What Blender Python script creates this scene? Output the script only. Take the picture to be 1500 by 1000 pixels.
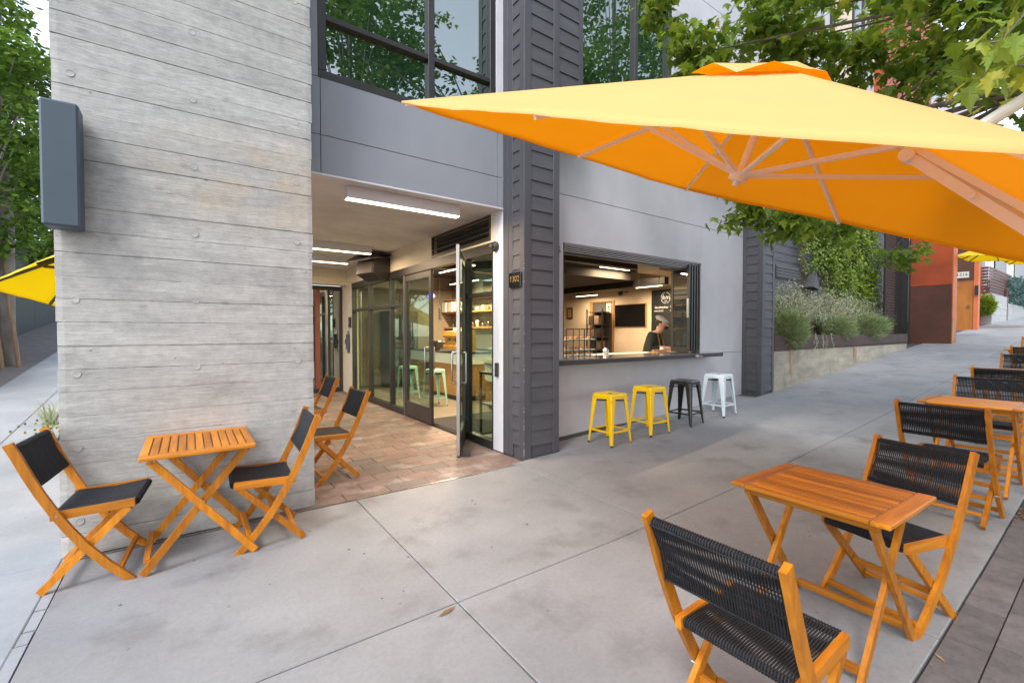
import bpy, bmesh, math, random
from math import radians, sin, cos, pi, atan2, hypot, sqrt
from mathutils import Vector, Matrix
random.seed(7)
S = bpy.context.scene
for o in list(bpy.data.objects): bpy.data.objects.remove(o)
COL = S.collection

# ------------------------------------------------------------------ camera
CZ = 1.47
cd = bpy.data.cameras.new('camera'); cam = bpy.data.objects.new('camera', cd); COL.objects.link(cam)
cd.sensor_width = 36; cd.lens = 660.4/1500*36; cd.clip_start = .05; cd.clip_end = 600
cam.location = (0, 0, CZ)
YAW, PITCH = radians(54.37), radians(-1.29)
fw = Vector((cos(YAW)*cos(PITCH), sin(YAW)*cos(PITCH), sin(PITCH)))
cam.rotation_euler = fw.to_track_quat('-Z', 'Y').to_euler()
S.camera = cam
# ------------------------------------------------------------------ light
SUN_EL, SUN_AZ = radians(50), radians(212)       # azimuth measured from +X, where the sun stands
W = bpy.data.worlds.new('World'); S.world = W; W.use_nodes = True
nt = W.node_tree; nt.nodes.clear()
sky = nt.nodes.new('ShaderNodeTexSky'); sky.sky_type = 'NISHITA'; sky.sun_disc = False
sky.sun_elevation = SUN_EL; sky.sun_rotation = pi/2 - SUN_AZ; sky.air_density = 1.0; sky.dust_density = 1.0; sky.ozone_density = 1.0
hs = nt.nodes.new('ShaderNodeHueSaturation'); hs.inputs['Saturation'].default_value = .48
bg = nt.nodes.new('ShaderNodeBackground'); bg.inputs[1].default_value = .15
wo = nt.nodes.new('ShaderNodeOutputWorld')
nt.links.new(sky.outputs[0], hs.inputs['Color']); nt.links.new(hs.outputs[0], bg.inputs[0]); nt.links.new(bg.outputs[0], wo.inputs[0])
sl = bpy.data.lights.new('sun', 'SUN'); sl.energy = .5; sl.angle = radians(14); sl.color = (1, .985, .96)
so = bpy.data.objects.new('sun', sl); COL.objects.link(so)
sd = Vector((cos(SUN_EL)*cos(SUN_AZ), cos(SUN_EL)*sin(SUN_AZ), sin(SUN_EL)))
so.rotation_euler = sd.to_track_quat('Z', 'Y').to_euler()
S.view_settings.view_transform = 'Standard'; S.view_settings.look = 'None'
S.view_settings.exposure = 1.82; S.view_settings.gamma = 1; S.view_settings.use_curve_mapping = False
try:
    S.cycles.max_bounces = 8; S.cycles.transparent_max_bounces = 12; S.cycles.use_denoising = True
    S.cycles.sample_clamp_indirect = 6
except Exception: pass

# ------------------------------------------------------------------ materials
def mat(name, col, rough=.6, var=None, scale=(6,6,6), detail=6, bump=0, bscale=None, metal=0, spec=.5, coat=0,
        ramp=None, trans=0, emit=None, estr=0, objrand=0, island=0, blotch=None, nrough=0, bdist=.02):
    m = bpy.data.materials.new(name); m.use_nodes = True
    n = m.node_tree.nodes; l = m.node_tree.links
    b = n['Principled BSDF']; b.inputs['Roughness'].default_value = rough; b.inputs['Metallic'].default_value = metal
    b.inputs['Specular IOR Level'].default_value = spec; b.inputs['Coat Weight'].default_value = coat
    b.inputs['Base Color'].default_value = (*col, 1)
    tc = n.new('ShaderNodeTexCoord')
    def noise(sc, det=detail, rgh=.6):
        mp = n.new('ShaderNodeMapping'); mp.inputs['Scale'].default_value = sc
        nz = n.new('ShaderNodeTexNoise'); nz.inputs['Scale'].default_value = 1; nz.inputs['Detail'].default_value = det
        nz.inputs['Roughness'].default_value = rgh
        l.new(tc.outputs['Object'], mp.inputs[0]); l.new(mp.outputs[0], nz.inputs[0]); return nz.outputs[0]
    out = None
    if var is not None:
        rp = n.new('ShaderNodeValToRGB'); rp.color_ramp.elements[0].color = (*var, 1); rp.color_ramp.elements[1].color = (*col, 1)
        rp.color_ramp.elements[0].position, rp.color_ramp.elements[1].position = ramp or (.35, .65)
        f = noise(scale); l.new(f, rp.inputs[0]); out = rp.outputs[0]
    if blotch is not None:                      # (colour, scale, lo, hi)
        bc, bs, lo, hi = blotch
        mr = n.new('ShaderNodeMapRange'); mr.inputs[1].default_value = lo; mr.inputs[2].default_value = hi; mr.clamp = True
        l.new(noise(bs, 5), mr.inputs[0]); mx = n.new('ShaderNodeMix'); mx.data_type = 'RGBA'
        l.new(mr.outputs[0], mx.inputs[0])
        if out: l.new(out, mx.inputs[6])
        else: mx.inputs[6].default_value = (*col, 1)
        mx.inputs[7].default_value = (*bc, 1); out = mx.outputs[2]
    if objrand or island:
        hv = n.new('ShaderNodeHueSaturation')
        if out: l.new(out, hv.inputs['Color'])
        else: hv.inputs['Color'].default_value = (*col, 1)
        if objrand:
            oi = n.new('ShaderNodeObjectInfo'); src = oi.outputs['Random']; amt = objrand
        else:
            ge = n.new('ShaderNodeNewGeometry'); src = ge.outputs['Random Per Island']; amt = island
        mr = n.new('ShaderNodeMapRange'); mr.inputs[3].default_value = 1-amt; mr.inputs[4].default_value = 1+amt
        l.new(src, mr.inputs[0]); l.new(mr.outputs[0], hv.inputs['Value']); out = hv.outputs[0]
    if out: l.new(out, b.inputs['Base Color'])
    if nrough:
        mr = n.new('ShaderNodeMapRange'); mr.inputs[3].default_value = rough-nrough; mr.inputs[4].default_value = rough+nrough
        l.new(noise((3,3,3)), mr.inputs[0]); l.new(mr.outputs[0], b.inputs['Roughness'])
    if bump:
        bp = n.new('ShaderNodeBump'); bp.inputs['Strength'].default_value = bump; bp.inputs['Distance'].default_value = bdist
        l.new(noise(bscale or scale, 8, .65), bp.inputs['Height']); l.new(bp.outputs[0], b.inputs['Normal'])
    if emit:
        b.inputs['Emission Color'].default_value = (*emit, 1); b.inputs['Emission Strength'].default_value = estr
    if trans:
        tr = n.new('ShaderNodeBsdfTranslucent'); mx = n.new('ShaderNodeMixShader'); mx.inputs[0].default_value = trans
        if out: l.new(out, tr.inputs[0])
        else: tr.inputs[0].default_value = (*col, 1)
        l.new(b.outputs[0], mx.inputs[1]); l.new(tr.outputs[0], mx.inputs[2]); l.new(mx.outputs[0], n['Material Output'].inputs[0])
    return m

def glassmat(name, tint, ior=1.5, boost=0.0, rough=0.0, body=None):
    m = bpy.data.materials.new(name); m.use_nodes = True; n = m.node_tree.nodes; l = m.node_tree.links
    n.remove(n['Principled BSDF'])
    if body: t = n.new('ShaderNodeBsdfDiffuse'); t.inputs[0].default_value = (*body, 1)
    else: t = n.new('ShaderNodeBsdfTransparent'); t.inputs[0].default_value = (*tint, 1)
    g = n.new('ShaderNodeBsdfGlossy'); g.inputs['Roughness'].default_value = rough; g.inputs[0].default_value = (.95, 1, .97, 1)
    lw = n.new('ShaderNodeLayerWeight'); lw.inputs[0].default_value = .35
    mr = n.new('ShaderNodeMapRange'); mr.inputs[3].default_value = .045+boost; mr.inputs[4].default_value = min(1, .55+boost)
    mx = n.new('ShaderNodeMixShader')
    l.new(lw.outputs['Fresnel'], mr.inputs[0]); l.new(mr.outputs[0], mx.inputs[0])
    l.new(t.outputs[0], mx.inputs[1]); l.new(g.outputs[0], mx.inputs[2]); l.new(mx.outputs[0], n['Material Output'].inputs[0])
    return m

M = {}
def board_concrete():
    m = mat('board_formed_concrete', (.475,.465,.440), .88, var=(.375,.367,.350), scale=(1.6,1.6,9), detail=10, ramp=(.3,.7),
            bump=.7, bscale=(9,9,38), objrand=.055, blotch=((.29,.285,.275), (2.2,2.2,4), .54, .80), bdist=.010)
    n = m.node_tree.nodes; l = m.node_tree.links
    # cross grain scars of the saw and knots
    b = n['Principled BSDF']; old = b.inputs['Base Color'].links[0].from_socket
    tc = n.new('ShaderNodeTexCoord'); mp = n.new('ShaderNodeMapping'); mp.inputs['Scale'].default_value = (4,4,7)
    v = n.new('ShaderNodeTexVoronoi'); v.inputs['Scale'].default_value = 1
    l.new(tc.outputs['Object'], mp.inputs[0]); l.new(mp.outputs[0], v.inputs['Vector'])
    mr = n.new('ShaderNodeMapRange'); mr.inputs[1].default_value = .05; mr.inputs[2].default_value = .16; mr.inputs[3].default_value = .80; mr.inputs[4].default_value = 1
    l.new(v.outputs['Distance'], mr.inputs[0])
    mp2 = n.new('ShaderNodeMapping'); mp2.inputs['Scale'].default_value = (2.2,2,90)
    nz = n.new('ShaderNodeTexNoise'); nz.inputs['Scale'].default_value = 1; nz.inputs['Detail'].default_value = 5
    l.new(tc.outputs['Object'], mp2.inputs[0]); l.new(mp2.outputs[0], nz.inputs[0])
    mr2 = n.new('ShaderNodeMapRange'); mr2.inputs[1].default_value = .3; mr2.inputs[2].default_value = .7; mr2.inputs[3].default_value = .90; mr2.inputs[4].default_value = 1.07
    l.new(nz.outputs[0], mr2.inputs[0])
    mu = n.new('ShaderNodeMath'); mu.operation = 'MULTIPLY'; l.new(mr.outputs[0], mu.inputs[0]); l.new(mr2.outputs[0], mu.inputs[1])
    hv = n.new('ShaderNodeHueSaturation'); l.new(old, hv.inputs['Color']); l.new(mu.outputs[0], hv.inputs['Value'])
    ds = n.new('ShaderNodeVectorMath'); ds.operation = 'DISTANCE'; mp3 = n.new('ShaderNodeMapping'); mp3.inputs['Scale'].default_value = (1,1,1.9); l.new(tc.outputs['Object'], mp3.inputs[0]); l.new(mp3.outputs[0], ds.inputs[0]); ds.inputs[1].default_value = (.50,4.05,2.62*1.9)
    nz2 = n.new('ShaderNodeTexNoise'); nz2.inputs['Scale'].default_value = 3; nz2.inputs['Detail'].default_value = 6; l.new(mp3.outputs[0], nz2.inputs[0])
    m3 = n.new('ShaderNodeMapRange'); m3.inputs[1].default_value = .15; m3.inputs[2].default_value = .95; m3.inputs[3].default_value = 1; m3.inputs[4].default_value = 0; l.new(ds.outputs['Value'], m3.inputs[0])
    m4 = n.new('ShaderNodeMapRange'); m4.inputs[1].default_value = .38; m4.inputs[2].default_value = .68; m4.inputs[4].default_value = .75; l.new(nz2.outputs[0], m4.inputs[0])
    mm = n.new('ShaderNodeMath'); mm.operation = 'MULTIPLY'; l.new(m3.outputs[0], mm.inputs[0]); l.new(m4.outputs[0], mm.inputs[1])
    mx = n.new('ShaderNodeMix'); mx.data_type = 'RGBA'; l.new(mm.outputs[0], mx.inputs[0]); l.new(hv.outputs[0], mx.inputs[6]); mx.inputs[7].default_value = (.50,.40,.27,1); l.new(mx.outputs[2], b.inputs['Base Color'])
    return m
M['pier'] = board_concrete()
M['joint'] = mat('joint_dirt', (.07,.065,.06), .95)
M['slab'] = mat('sidewalk_concrete', (.292,.296,.300), .8, var=(.218,.221,.224), scale=(.9,1.1,1), detail=10, ramp=(.32,.66), bump=.25, bscale=(90,90,90),
                objrand=.05, blotch=((.155,.153,.150), (2.2,2.4,2), .53, .80), bdist=.004)
def fine(m, amt=.16, sc=38, pits=.05):
    n = m.node_tree.nodes; l = m.node_tree.links; b = n['Principled BSDF']; src = b.inputs['Base Color'].links[0].from_socket
    tc = n.new('ShaderNodeTexCoord'); nz = n.new('ShaderNodeTexNoise'); nz.inputs['Scale'].default_value = sc; nz.inputs['Detail'].default_value = 6; nz.inputs['Roughness'].default_value = .75
    l.new(tc.outputs['Object'], nz.inputs[0]); mr = n.new('ShaderNodeMapRange'); mr.inputs[1].default_value = .25; mr.inputs[2].default_value = .75; mr.inputs[3].default_value = 1-amt; mr.inputs[4].default_value = 1+amt
    l.new(nz.outputs[0], mr.inputs[0]); v = n.new('ShaderNodeTexVoronoi'); v.inputs['Scale'].default_value = 5.5; l.new(tc.outputs['Object'], v.inputs['Vector'])
    m2 = n.new('ShaderNodeMapRange'); m2.inputs[1].default_value = .015; m2.inputs[2].default_value = pits; m2.inputs[3].default_value = .55; m2.inputs[4].default_value = 1; l.new(v.outputs['Distance'], m2.inputs[0])
    mu = n.new('ShaderNodeMath'); mu.operation = 'MULTIPLY'; l.new(mr.outputs[0], mu.inputs[0]); l.new(m2.outputs[0], mu.inputs[1])
    hv = n.new('ShaderNodeHueSaturation'); l.new(src, hv.inputs['Color']); l.new(mu.outputs[0], hv.inputs['Value']); l.new(hv.outputs[0], b.inputs['Base Color']); return m
fine(M['slab'], .13, 40, .06)
fine(M['pier'], .19, 15, .06)
M['slab_old'] = mat('pale_sidewalk_concrete', (.34,.355,.375), .8, var=(.265,.28,.295), scale=(1.5,1.5,1), detail=9, bump=.2, bscale=(80,80,80), objrand=.04, bdist=.004)
fine(M['slab_old'], .10)
M['paver'] = mat('red_paver', (.215,.130,.110), .75, var=(.14,.105,.095), scale=(4,4,4), bump=.25, bscale=(60,60,60), objrand=.10, blotch=((.30,.26,.23), (3,3,3), .5, .7), bdist=.004)
M['paver2'] = mat('sand_paver', (.22,.15,.12), .75, var=(.15,.115,.10), scale=(4,4,4), bump=.25, bscale=(60,60,60), objrand=.15, bdist=.004)
M['paver3'] = mat('grey_paver', (.17,.135,.12), .75, var=(.125,.108,.10), scale=(4,4,4), bump=.25, bscale=(60,60,60), objrand=.15, bdist=.004)
M['dpaver'] = mat('charcoal_paver', (.165,.150,.145), .85, var=(.115,.105,.103), scale=(7,7,7), bump=.3, bscale=(120,120,120), objrand=.18, bdist=.004)
M['asphalt'] = mat('asphalt', (.06,.06,.06), .9, var=(.045,.045,.045), scale=(30,30,30), bump=.3, bscale=(150,150,150), bdist=.005)
M['chew'] = mat('old_gum_spot', (.10,.10,.10), .9)
M['soil'] = mat('soil', (.09,.06,.04), .95, var=(.05,.035,.025), scale=(20,20,20), bump=.6, bscale=(60,60,60))
for k_ in ('paver','paver2','paver3','dpaver'): fine(M[k_], .26, 30, .03)
M['stucco'] = mat('pale_grey_stucco', (.51,.50,.53), .9, var=(.45,.44,.46), scale=(1.6,1.6,1.1), bump=.22, bscale=(170,170,170), bdist=.003)
M['panel'] = mat('grey_cement_panel', (.275,.288,.318), .7, var=(.245,.257,.287), scale=(1.5,1.5,.8), bump=.05, bscale=(60,60,60), bdist=.003)
M['white'] = mat('white_trim_paint', (.66,.66,.70), .5, var=(.60,.60,.64), scale=(2,2,2))
M['cream'] = mat('cream_wall_paint', (.70,.62,.47), .75, var=(.66,.58,.44), scale=(2,2,2), bump=.1, bscale=(90,90,90), bdist=.003)
M['soffit'] = mat('soffit_plaster', (.70,.67,.63), .85, var=(.56,.52,.48), scale=(1.5,1.5,1), bump=.1, bscale=(90,90,90), bdist=.003)
M['siding'] = mat('charcoal_siding', (.078,.077,.087), .62, var=(.062,.061,.070), scale=(3,3,10), bump=.2, bscale=(4,4,70), objrand=.07, bdist=.004)
M['sidetrim'] = mat('charcoal_corner_trim', (.072,.071,.082), .6, var=(.062,.061,.071), scale=(8,8,1), bump=.12, bscale=(60,60,4), bdist=.003)
M['black'] = mat('black_metal_frame', (.022,.021,.021), .4, var=(.03,.028,.026), scale=(5,5,5))
M['bronze'] = mat('bronze_metal', (.05,.042,.038), .4, var=(.04,.034,.03), scale=(5,5,5))
M['steel'] = mat('brushed_steel', (.55,.53,.52), .28, var=(.40,.38,.36), scale=(30,30,2), metal=1)
def wood(name, c, d, ax):
    sc = {'x': (2.5,28,28), 'y': (28,2.5,28), 'z': (28,28,2.5)}[ax]
    return mat(name, c, .42, var=d, scale=sc, detail=6, ramp=(.3,.72), bump=.15, bscale=tuple(v*2 for v in sc), spec=.28, objrand=.27, bdist=.003)
WC, WD = (.61,.225,.014), (.33,.105,.008)
M['woody'] = wood('oiled_wood_slats', WC, WD, 'y'); M['woodx'] = wood('oiled_wood_boards', WC, WD, 'x'); M['woodz'] = wood('oiled_wood_legs', WC, WD, 'z')
M['rope'] = mat('black_rope', (.016,.016,.019), .75, var=(.010,.010,.012), scale=(60,60,60), bump=.4, bscale=(300,300,300), island=.3, bdist=.002)
def canvas(name, c, through, inner, tr=.42):
    m = mat(name, c, .85, var=tuple(v*.96 for v in c), scale=(2,2,2), bump=.12, bscale=(500,500,500), trans=tr, bdist=.002)
    for x in m.node_tree.nodes:
        if x.type == 'BSDF_TRANSLUCENT':
            for k in list(x.inputs[0].links): m.node_tree.links.remove(k)
            x.inputs[0].default_value = (*through, 1)
    # sunlit brightness is painted pale into the outer face, through-lit glow into the inner
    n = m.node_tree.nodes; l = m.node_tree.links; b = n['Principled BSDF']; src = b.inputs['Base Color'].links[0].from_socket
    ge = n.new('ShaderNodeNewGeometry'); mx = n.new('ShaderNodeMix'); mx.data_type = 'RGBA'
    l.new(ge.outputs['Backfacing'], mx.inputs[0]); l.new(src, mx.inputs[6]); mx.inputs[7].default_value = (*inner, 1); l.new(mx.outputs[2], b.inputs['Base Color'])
    return m
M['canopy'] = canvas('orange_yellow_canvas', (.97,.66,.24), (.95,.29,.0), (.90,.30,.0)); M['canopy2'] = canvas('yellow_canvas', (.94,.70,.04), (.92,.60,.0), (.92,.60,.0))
M['alu'] = mat('cream_painted_aluminium', (.88,.85,.80), .35, var=(.84,.80,.75), scale=(3,3,3))
M['ystool'] = mat('yellow_enamel', (.95,.60,.0), .3, var=(.90,.55,.0), scale=(3,3,3), coat=.2)
M['bstool'] = mat('black_enamel', (.015,.015,.016), .3, var=(.02,.02,.02), scale=(3,3,3), coat=.3)
M['wstool'] = mat('pale_blue_enamel', (.62,.70,.74), .35, var=(.55,.63,.68), scale=(3,3,3), coat=.2)
M['mint'] = mat('mint_enamel', (.36,.60,.46), .35, var=(.30,.52,.40), scale=(3,3,3), coat=.2)
M['rubber'] = mat('black_rubber', (.02,.02,.02), .8)
M['marble'] = mat('veined_dark_marble', (.045,.045,.05), .15, var=(.42,.38,.33), scale=(2.2,9,9), detail=11, ramp=(.31,.37), coat=.1)
M['signbox'] = mat('slate_blue_paint', (.060,.085,.108), .45, var=(.052,.075,.096), scale=(2,2,2), bump=.05, bscale=(90,90,90), bdist=.002)
M['bark'] = mat('grey_bark', (.20,.17,.14), .9, var=(.11,.09,.07), scale=(10,10,3), bump=.6, bscale=(20,20,6))
M['palebark'] = mat('pale_bark', (.36,.33,.30), .9, var=(.22,.20,.18), scale=(10,10,3), bump=.5, bscale=(20,20,6))
M['stake'] = mat('timber_stake', (.30,.21,.13), .8, var=(.20,.14,.09), scale=(20,20,3), bump=.2)
M['corten'] = mat('weathered_steel', (.075,.045,.038), .8, var=(.05,.03,.027), scale=(2,2,3), bump=.15, bscale=(50,50,50), bdist=.003)
M['rust'] = mat('dark_rust_steel', (.115,.040,.022), .7, var=(.075,.028,.018), scale=(1.5,1.5,2), bump=.15, bscale=(50,50,50), bdist=.003)
M['orange'] = mat('orange_rust_steel', (.44,.070,.010), .6, var=(.27,.045,.010), scale=(1.2,1.2,1.6), detail=8, bump=.1, bscale=(40,40,40), bdist=.003)
M['ochre'] = mat('ochre_door_wood', (.42,.15,.02), .5, var=(.30,.10,.015), scale=(4,4,1), bump=.1)
M['salmon'] = mat('orange_painted_edge', (.58,.15,.045), .6, var=(.48,.12,.035), scale=(2,2,2))
M['baseconc'] = mat('stained_concrete', (.40,.36,.28), .88, var=(.28,.25,.20), scale=(2,2,5), detail=9, bump=.3, bscale=(40,40,40), objrand=.08,
                    blotch=((.22,.20,.16), (5,5,2), .58, .75), bdist=.006)
M['ruststain'] = mat('rust_streak', (.30,.13,.04), .9, var=(.40,.27,.15), scale=(14,14,1.5), ramp=(.45,.7))
M['farconc'] = mat('far_concrete', (.42,.42,.41), .85, var=(.34,.34,.33), scale=(2,2,3), bump=.2, objrand=.05)
M['darkwood'] = mat('dark_red_slats', (.11,.035,.028), .6, var=(.08,.026,.02), scale=(2,2,10), objrand=.15)
M['screen'] = mat('black_screen', (.008,.008,.009), .12, coat=.3)
M['board'] = mat('menu_board_black', (.010,.012,.015), .5)
M['chalk'] = mat('chalk_lettering', (.70,.76,.80), .9)
M['copper'] = mat('copper_lettering', (.55,.33,.12), .35, metal=.8)
M['glow'] = mat('lit_diffuser', (.9,.8,.65), .5, emit=(1,.72,.42), estr=2.6)
M['glow_soft'] = mat('soft_lit_diffuser', (.9,.8,.65), .5, emit=(1,.76,.48), estr=2.2)
M['blueglow'] = mat('blue_lit_lamp', (.1,.1,.5), .5, emit=(.06,.08,1), estr=2.5)
M['jacket'] = mat('dark_green_cloth', (.030,.038,.030), .9, var=(.022,.028,.022), scale=(12,12,12), bump=.3)
M['apron'] = mat('tan_apron', (.48,.24,.07), .8, var=(.42,.20,.06), scale=(10,10,10))
M['skin'] = mat('skin', (.62,.34,.24), .5, var=(.55,.29,.21), scale=(9,9,9))
M['hair'] = mat('brown_hair', (.06,.035,.02), .8, var=(.03,.02,.012), scale=(60,60,60))
M['cap'] = mat('pale_grey_tweed', (.50,.51,.47), .9, var=(.38,.39,.36), scale=(60,60,60), bump=.3)
M['trouser'] = mat('dark_denim', (.03,.035,.05), .9)
M['intwall'] = mat('warm_interior_wall', (.66,.54,.40), .8, var=(.62,.50,.37), scale=(2,2,2))
M['darkwall'] = mat('olive_interior_wall', (.22,.19,.13), .8, var=(.19,.16,.11), scale=(2,2,2))
M['shelfbox'] = mat('dull_cardboard', (.16,.11,.07), .9)
M['intfloor'] = mat('cafe_floor', (.20,.17,.13), .4, var=(.15,.13,.10), scale=(2,2,2))
M['intdark'] = mat('dark_ceiling', (.05,.048,.045), .8)
M['ctrwood'] = mat('oak_counter_front', (.42,.22,.07), .5, var=(.33,.16,.05), scale=(20,20,1.5), bump=.1)
M['ctrwhite'] = mat('white_counter_band', (.72,.72,.66), .4)
M['shelf'] = mat('warm_wood_shelf', (.55,.24,.06), .5, var=(.45,.19,.05), scale=(3,20,20))
M['ceramic'] = mat('white_ceramic', (.70,.68,.62), .3, objrand=.2)
M['brass'] = mat('golden_machine_metal', (.75,.42,.08), .3, metal=.7)
M['bread'] = mat('baked_crust', (.50,.26,.08), .7, var=(.36,.16,.05), scale=(30,30,30), objrand=.25)
M['mat'] = mat('entrance_mat', (.025,.026,.03), .95, bump=.4, bscale=(200,200,200))
M['glass'] = glassmat('storefront_glass', (.80,.90,.84)); M['upglass'] = glassmat('green_tinted_glass', (1,1,1), boost=.22, body=(.010,.030,.017))
M['farglass'] = glassmat('far_glass', (1,1,1), boost=.25, body=(.03,.035,.04))
M['hoard'] = mat('dark_green_hoarding', (.014,.022,.020), .7, var=(.02,.03,.028), scale=(1,1,2))
M['redstile'] = mat('red_brown_door_frame', (.20,.05,.03), .5)
M['petal'] = mat('orchid_petal', (.75,.74,.60), .6, trans=.3)
def leafm(name, c, d, tr=.35, isl=.45, rough=.5):
    m = mat(name, c, rough, trans=tr)
    n = m.node_tree.nodes; l = m.node_tree.links
    rp = n.new('ShaderNodeValToRGB'); rp.color_ramp.elements[0].color = (*d, 1); rp.color_ramp.elements[1].color = (*c, 1)
    ge = n.new('ShaderNodeNewGeometry'); oi = n.new('ShaderNodeObjectInfo'); ad = n.new('ShaderNodeMath'); ad.operation = 'ADD'
    fr = n.new('ShaderNodeMath'); fr.operation = 'FRACT'
    l.new(ge.outputs['Random Per Island'], ad.inputs[0]); l.new(oi.outputs['Random'], ad.inputs[1]); l.new(ad.outputs[0], fr.inputs[0])
    l.new(fr.outputs[0], rp.inputs[0]); l.new(rp.outputs[0], n['Principled BSDF'].inputs['Base Color'])
    for x in n:
        if x.type == 'BSDF_TRANSLUCENT': l.new(rp.outputs[0], x.inputs[0])
    return m
M['leaf'] = leafm('maple_leaf_green', (.28,.37,.028), (.080,.160,.014), .5)
M['yleaf'] = leafm('maple_leaf_yellowing', (.50,.46,.045), (.24,.36,.05), .45)
M['dleaf'] = leafm('street_tree_leaf', (.24,.36,.05), (.06,.15,.02), .4)
M['vine'] = leafm('vine_leaf', (.36,.44,.03), (.05,.13,.012), .35)
M['sage'] = leafm('grey_green_leaf', (.52,.54,.36), (.25,.29,.15), .3)
M['rosemary'] = leafm('needle_leaf', (.30,.36,.15), (.15,.20,.08), .3)
M['ivyd'] = leafm('dark_shrub_leaf', (.14,.22,.05), (.05,.10,.025), .3)
M['bluehedge'] = leafm('blue_green_hedge_leaf', (.11,.20,.17), (.05,.10,.09), .3)
M['dry'] = mat('dry_leaf', (.36,.22,.09), .8, var=(.24,.13,.05), scale=(20,20,20), objrand=.3, trans=.2)
M['twig'] = mat('twig', (.14,.09,.06), .9)

# ------------------------------------------------------------------ mesh helpers
class MB:
    def __init__(s): s.v = []; s.f = []; s.mi = []; s.cur = 0; s.sm = False
    def add(s, vs, fs):
        o = len(s.v); s.v += [tuple(p) for p in vs]; s.f += [tuple(i+o for i in f) for f in fs]; s.mi += [s.cur]*len(fs); return s
    def box(s, x0, y0, z0, x1, y1, z1, b=0):
        if b:
            b = min(b, abs(x1-x0)*.3, abs(y1-y0)*.3, abs(z1-z0)*.3)
            bm = bmesh.new(); bmesh.ops.create_cube(bm, size=1)
            for v in bm.verts: v.co = Vector(((x0+x1)/2+v.co.x*(x1-x0), (y0+y1)/2+v.co.y*(y1-y0), (z0+z1)/2+v.co.z*(z1-z0)))
            bmesh.ops.bevel(bm, geom=bm.edges[:], offset=b, segments=1, affect='EDGES', clamp_overlap=True)
            s.add([v.co[:] for v in bm.verts], [[v.index for v in f.verts] for f in bm.faces]); bm.free(); return s
        vs = [(x0,y0,z0),(x1,y0,z0),(x1,y1,z0),(x0,y1,z0),(x0,y0,z1),(x1,y0,z1),(x1,y1,z1),(x0,y1,z1)]
        return s.add(vs, [(0,3,2,1),(4,5,6,7),(0,1,5,4),(1,2,6,5),(2,3,7,6),(3,0,4,7)])
    def quad(s, a, b, c, d): return s.add([a,b,c,d], [(0,1,2,3)])
    def prism(s, poly, axis, a0, a1):
        """polygon in the two other axes, extruded along axis"""
        n = len(poly)
        def P(p, a):
            return {'x': (a,p[0],p[1]), 'y': (p[0],a,p[1]), 'z': (p[0],p[1],a)}[axis]
        vs = [P(p,a0) for p in poly]+[P(p,a1) for p in poly]
        return s.add(vs, [tuple(range(n))[::-1], tuple(range(n,2*n))]+[(i,(i+1)%n,n+(i+1)%n,n+i) for i in range(n)])
    def tube(s, pts, r, n=8, cap=True, flat=None):
        pts = [Vector(p) for p in pts]; rs = r if isinstance(r,(list,tuple)) else [r]*len(pts)
        base = len(s.v); rings = []; up = None
        for i, p in enumerate(pts):
            t = (pts[min(i+1,len(pts)-1)]-pts[max(i-1,0)]).normalized()
            if up is None: up = Vector((0,0,1)) if abs(t.z) < .9 else Vector((1,0,0))
            a = t.cross(up).normalized(); b = a.cross(t).normalized(); up = b
            rings.append([p+a*cos(2*pi*k/n)*rs[i]+b*sin(2*pi*k/n)*rs[i]*(flat or 1) for k in range(n)])
        vs = [q for R_ in rings for q in R_]; fs = []
        for i in range(len(pts)-1):
            for k in range(n): fs.append((i*n+k, i*n+(k+1)%n, (i+1)*n+(k+1)%n, (i+1)*n+k))
        if cap: fs += [tuple(range(n))[::-1], tuple(range((len(pts)-1)*n, len(pts)*n))]
        return s.add([q[:] for q in vs], fs)
    def bar(s, a, b, w, h, up=(0,0,1)):
        """rectangular bar from a to b, w across, h along up"""
        a, b = Vector(a), Vector(b); t = (b-a).normalized(); u = Vector(up)
        x = t.cross(u).normalized()*w/2; y = x.cross(t).normalized()*h/2
        vs = [a-x-y,a+x-y,a+x+y,a-x+y,b-x-y,b+x-y,b+x+y,b-x+y]
        return s.add([v[:] for v in vs], [(0,1,2,3),(7,6,5,4),(0,4,5,1),(1,5,6,2),(2,6,7,3),(3,7,4,0)])
    def lathe(s, prof, c=(0,0,0), n=16):
        vs = []; fs = []
        for r, z in prof:
            for k in range(n): vs.append((c[0]+r*cos(2*pi*k/n), c[1]+r*sin(2*pi*k/n), c[2]+z))
        for i in range(len(prof)-1):
            for k in range(n): fs.append((i*n+k, i*n+(k+1)%n, (i+1)*n+(k+1)%n, (i+1)*n+k))
        fs.append(tuple(range(n))[::-1]); fs.append(tuple(range((len(prof)-1)*n, len(prof)*n)))
        return s.add(vs, fs)
    def mesh(s, name, mats, smooth=False):
        me = bpy.data.meshes.new(name); me.from_pydata(s.v, [], s.f)
        for m in (mats if isinstance(mats,(list,tuple)) else [mats]): me.materials.append(m)
        if any(s.mi): me.polygons.foreach_set('material_index', s.mi)
        if smooth: me.polygons.foreach_set('use_smooth', [True]*len(me.polygons))
        me.update(); return me
    def build(s, name, m, parent=None, smooth=False, fix=True):
        me = s.mesh(name, m, smooth)
        if fix and len(s.f) < 4000:
            bm = bmesh.new(); bm.from_mesh(me); bmesh.ops.recalc_face_normals(bm, faces=bm.faces[:]); bm.to_mesh(me); bm.free()
        return link(name, me, parent)
def link(name, me, parent=None, loc=None):
    o = bpy.data.objects.new(name, me); COL.objects.link(o)
    if parent: o.parent = parent
    if loc is not None: o.location = loc
    return o
def thing(name, label, cat, loc=(0,0,0), rz=0, group=None):
    o = bpy.data.objects.new(name, None); COL.objects.link(o); o.empty_display_size = .2
    o.location = loc; o.rotation_euler = (0,0,rz); return tag(o, label, cat, group)
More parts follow.
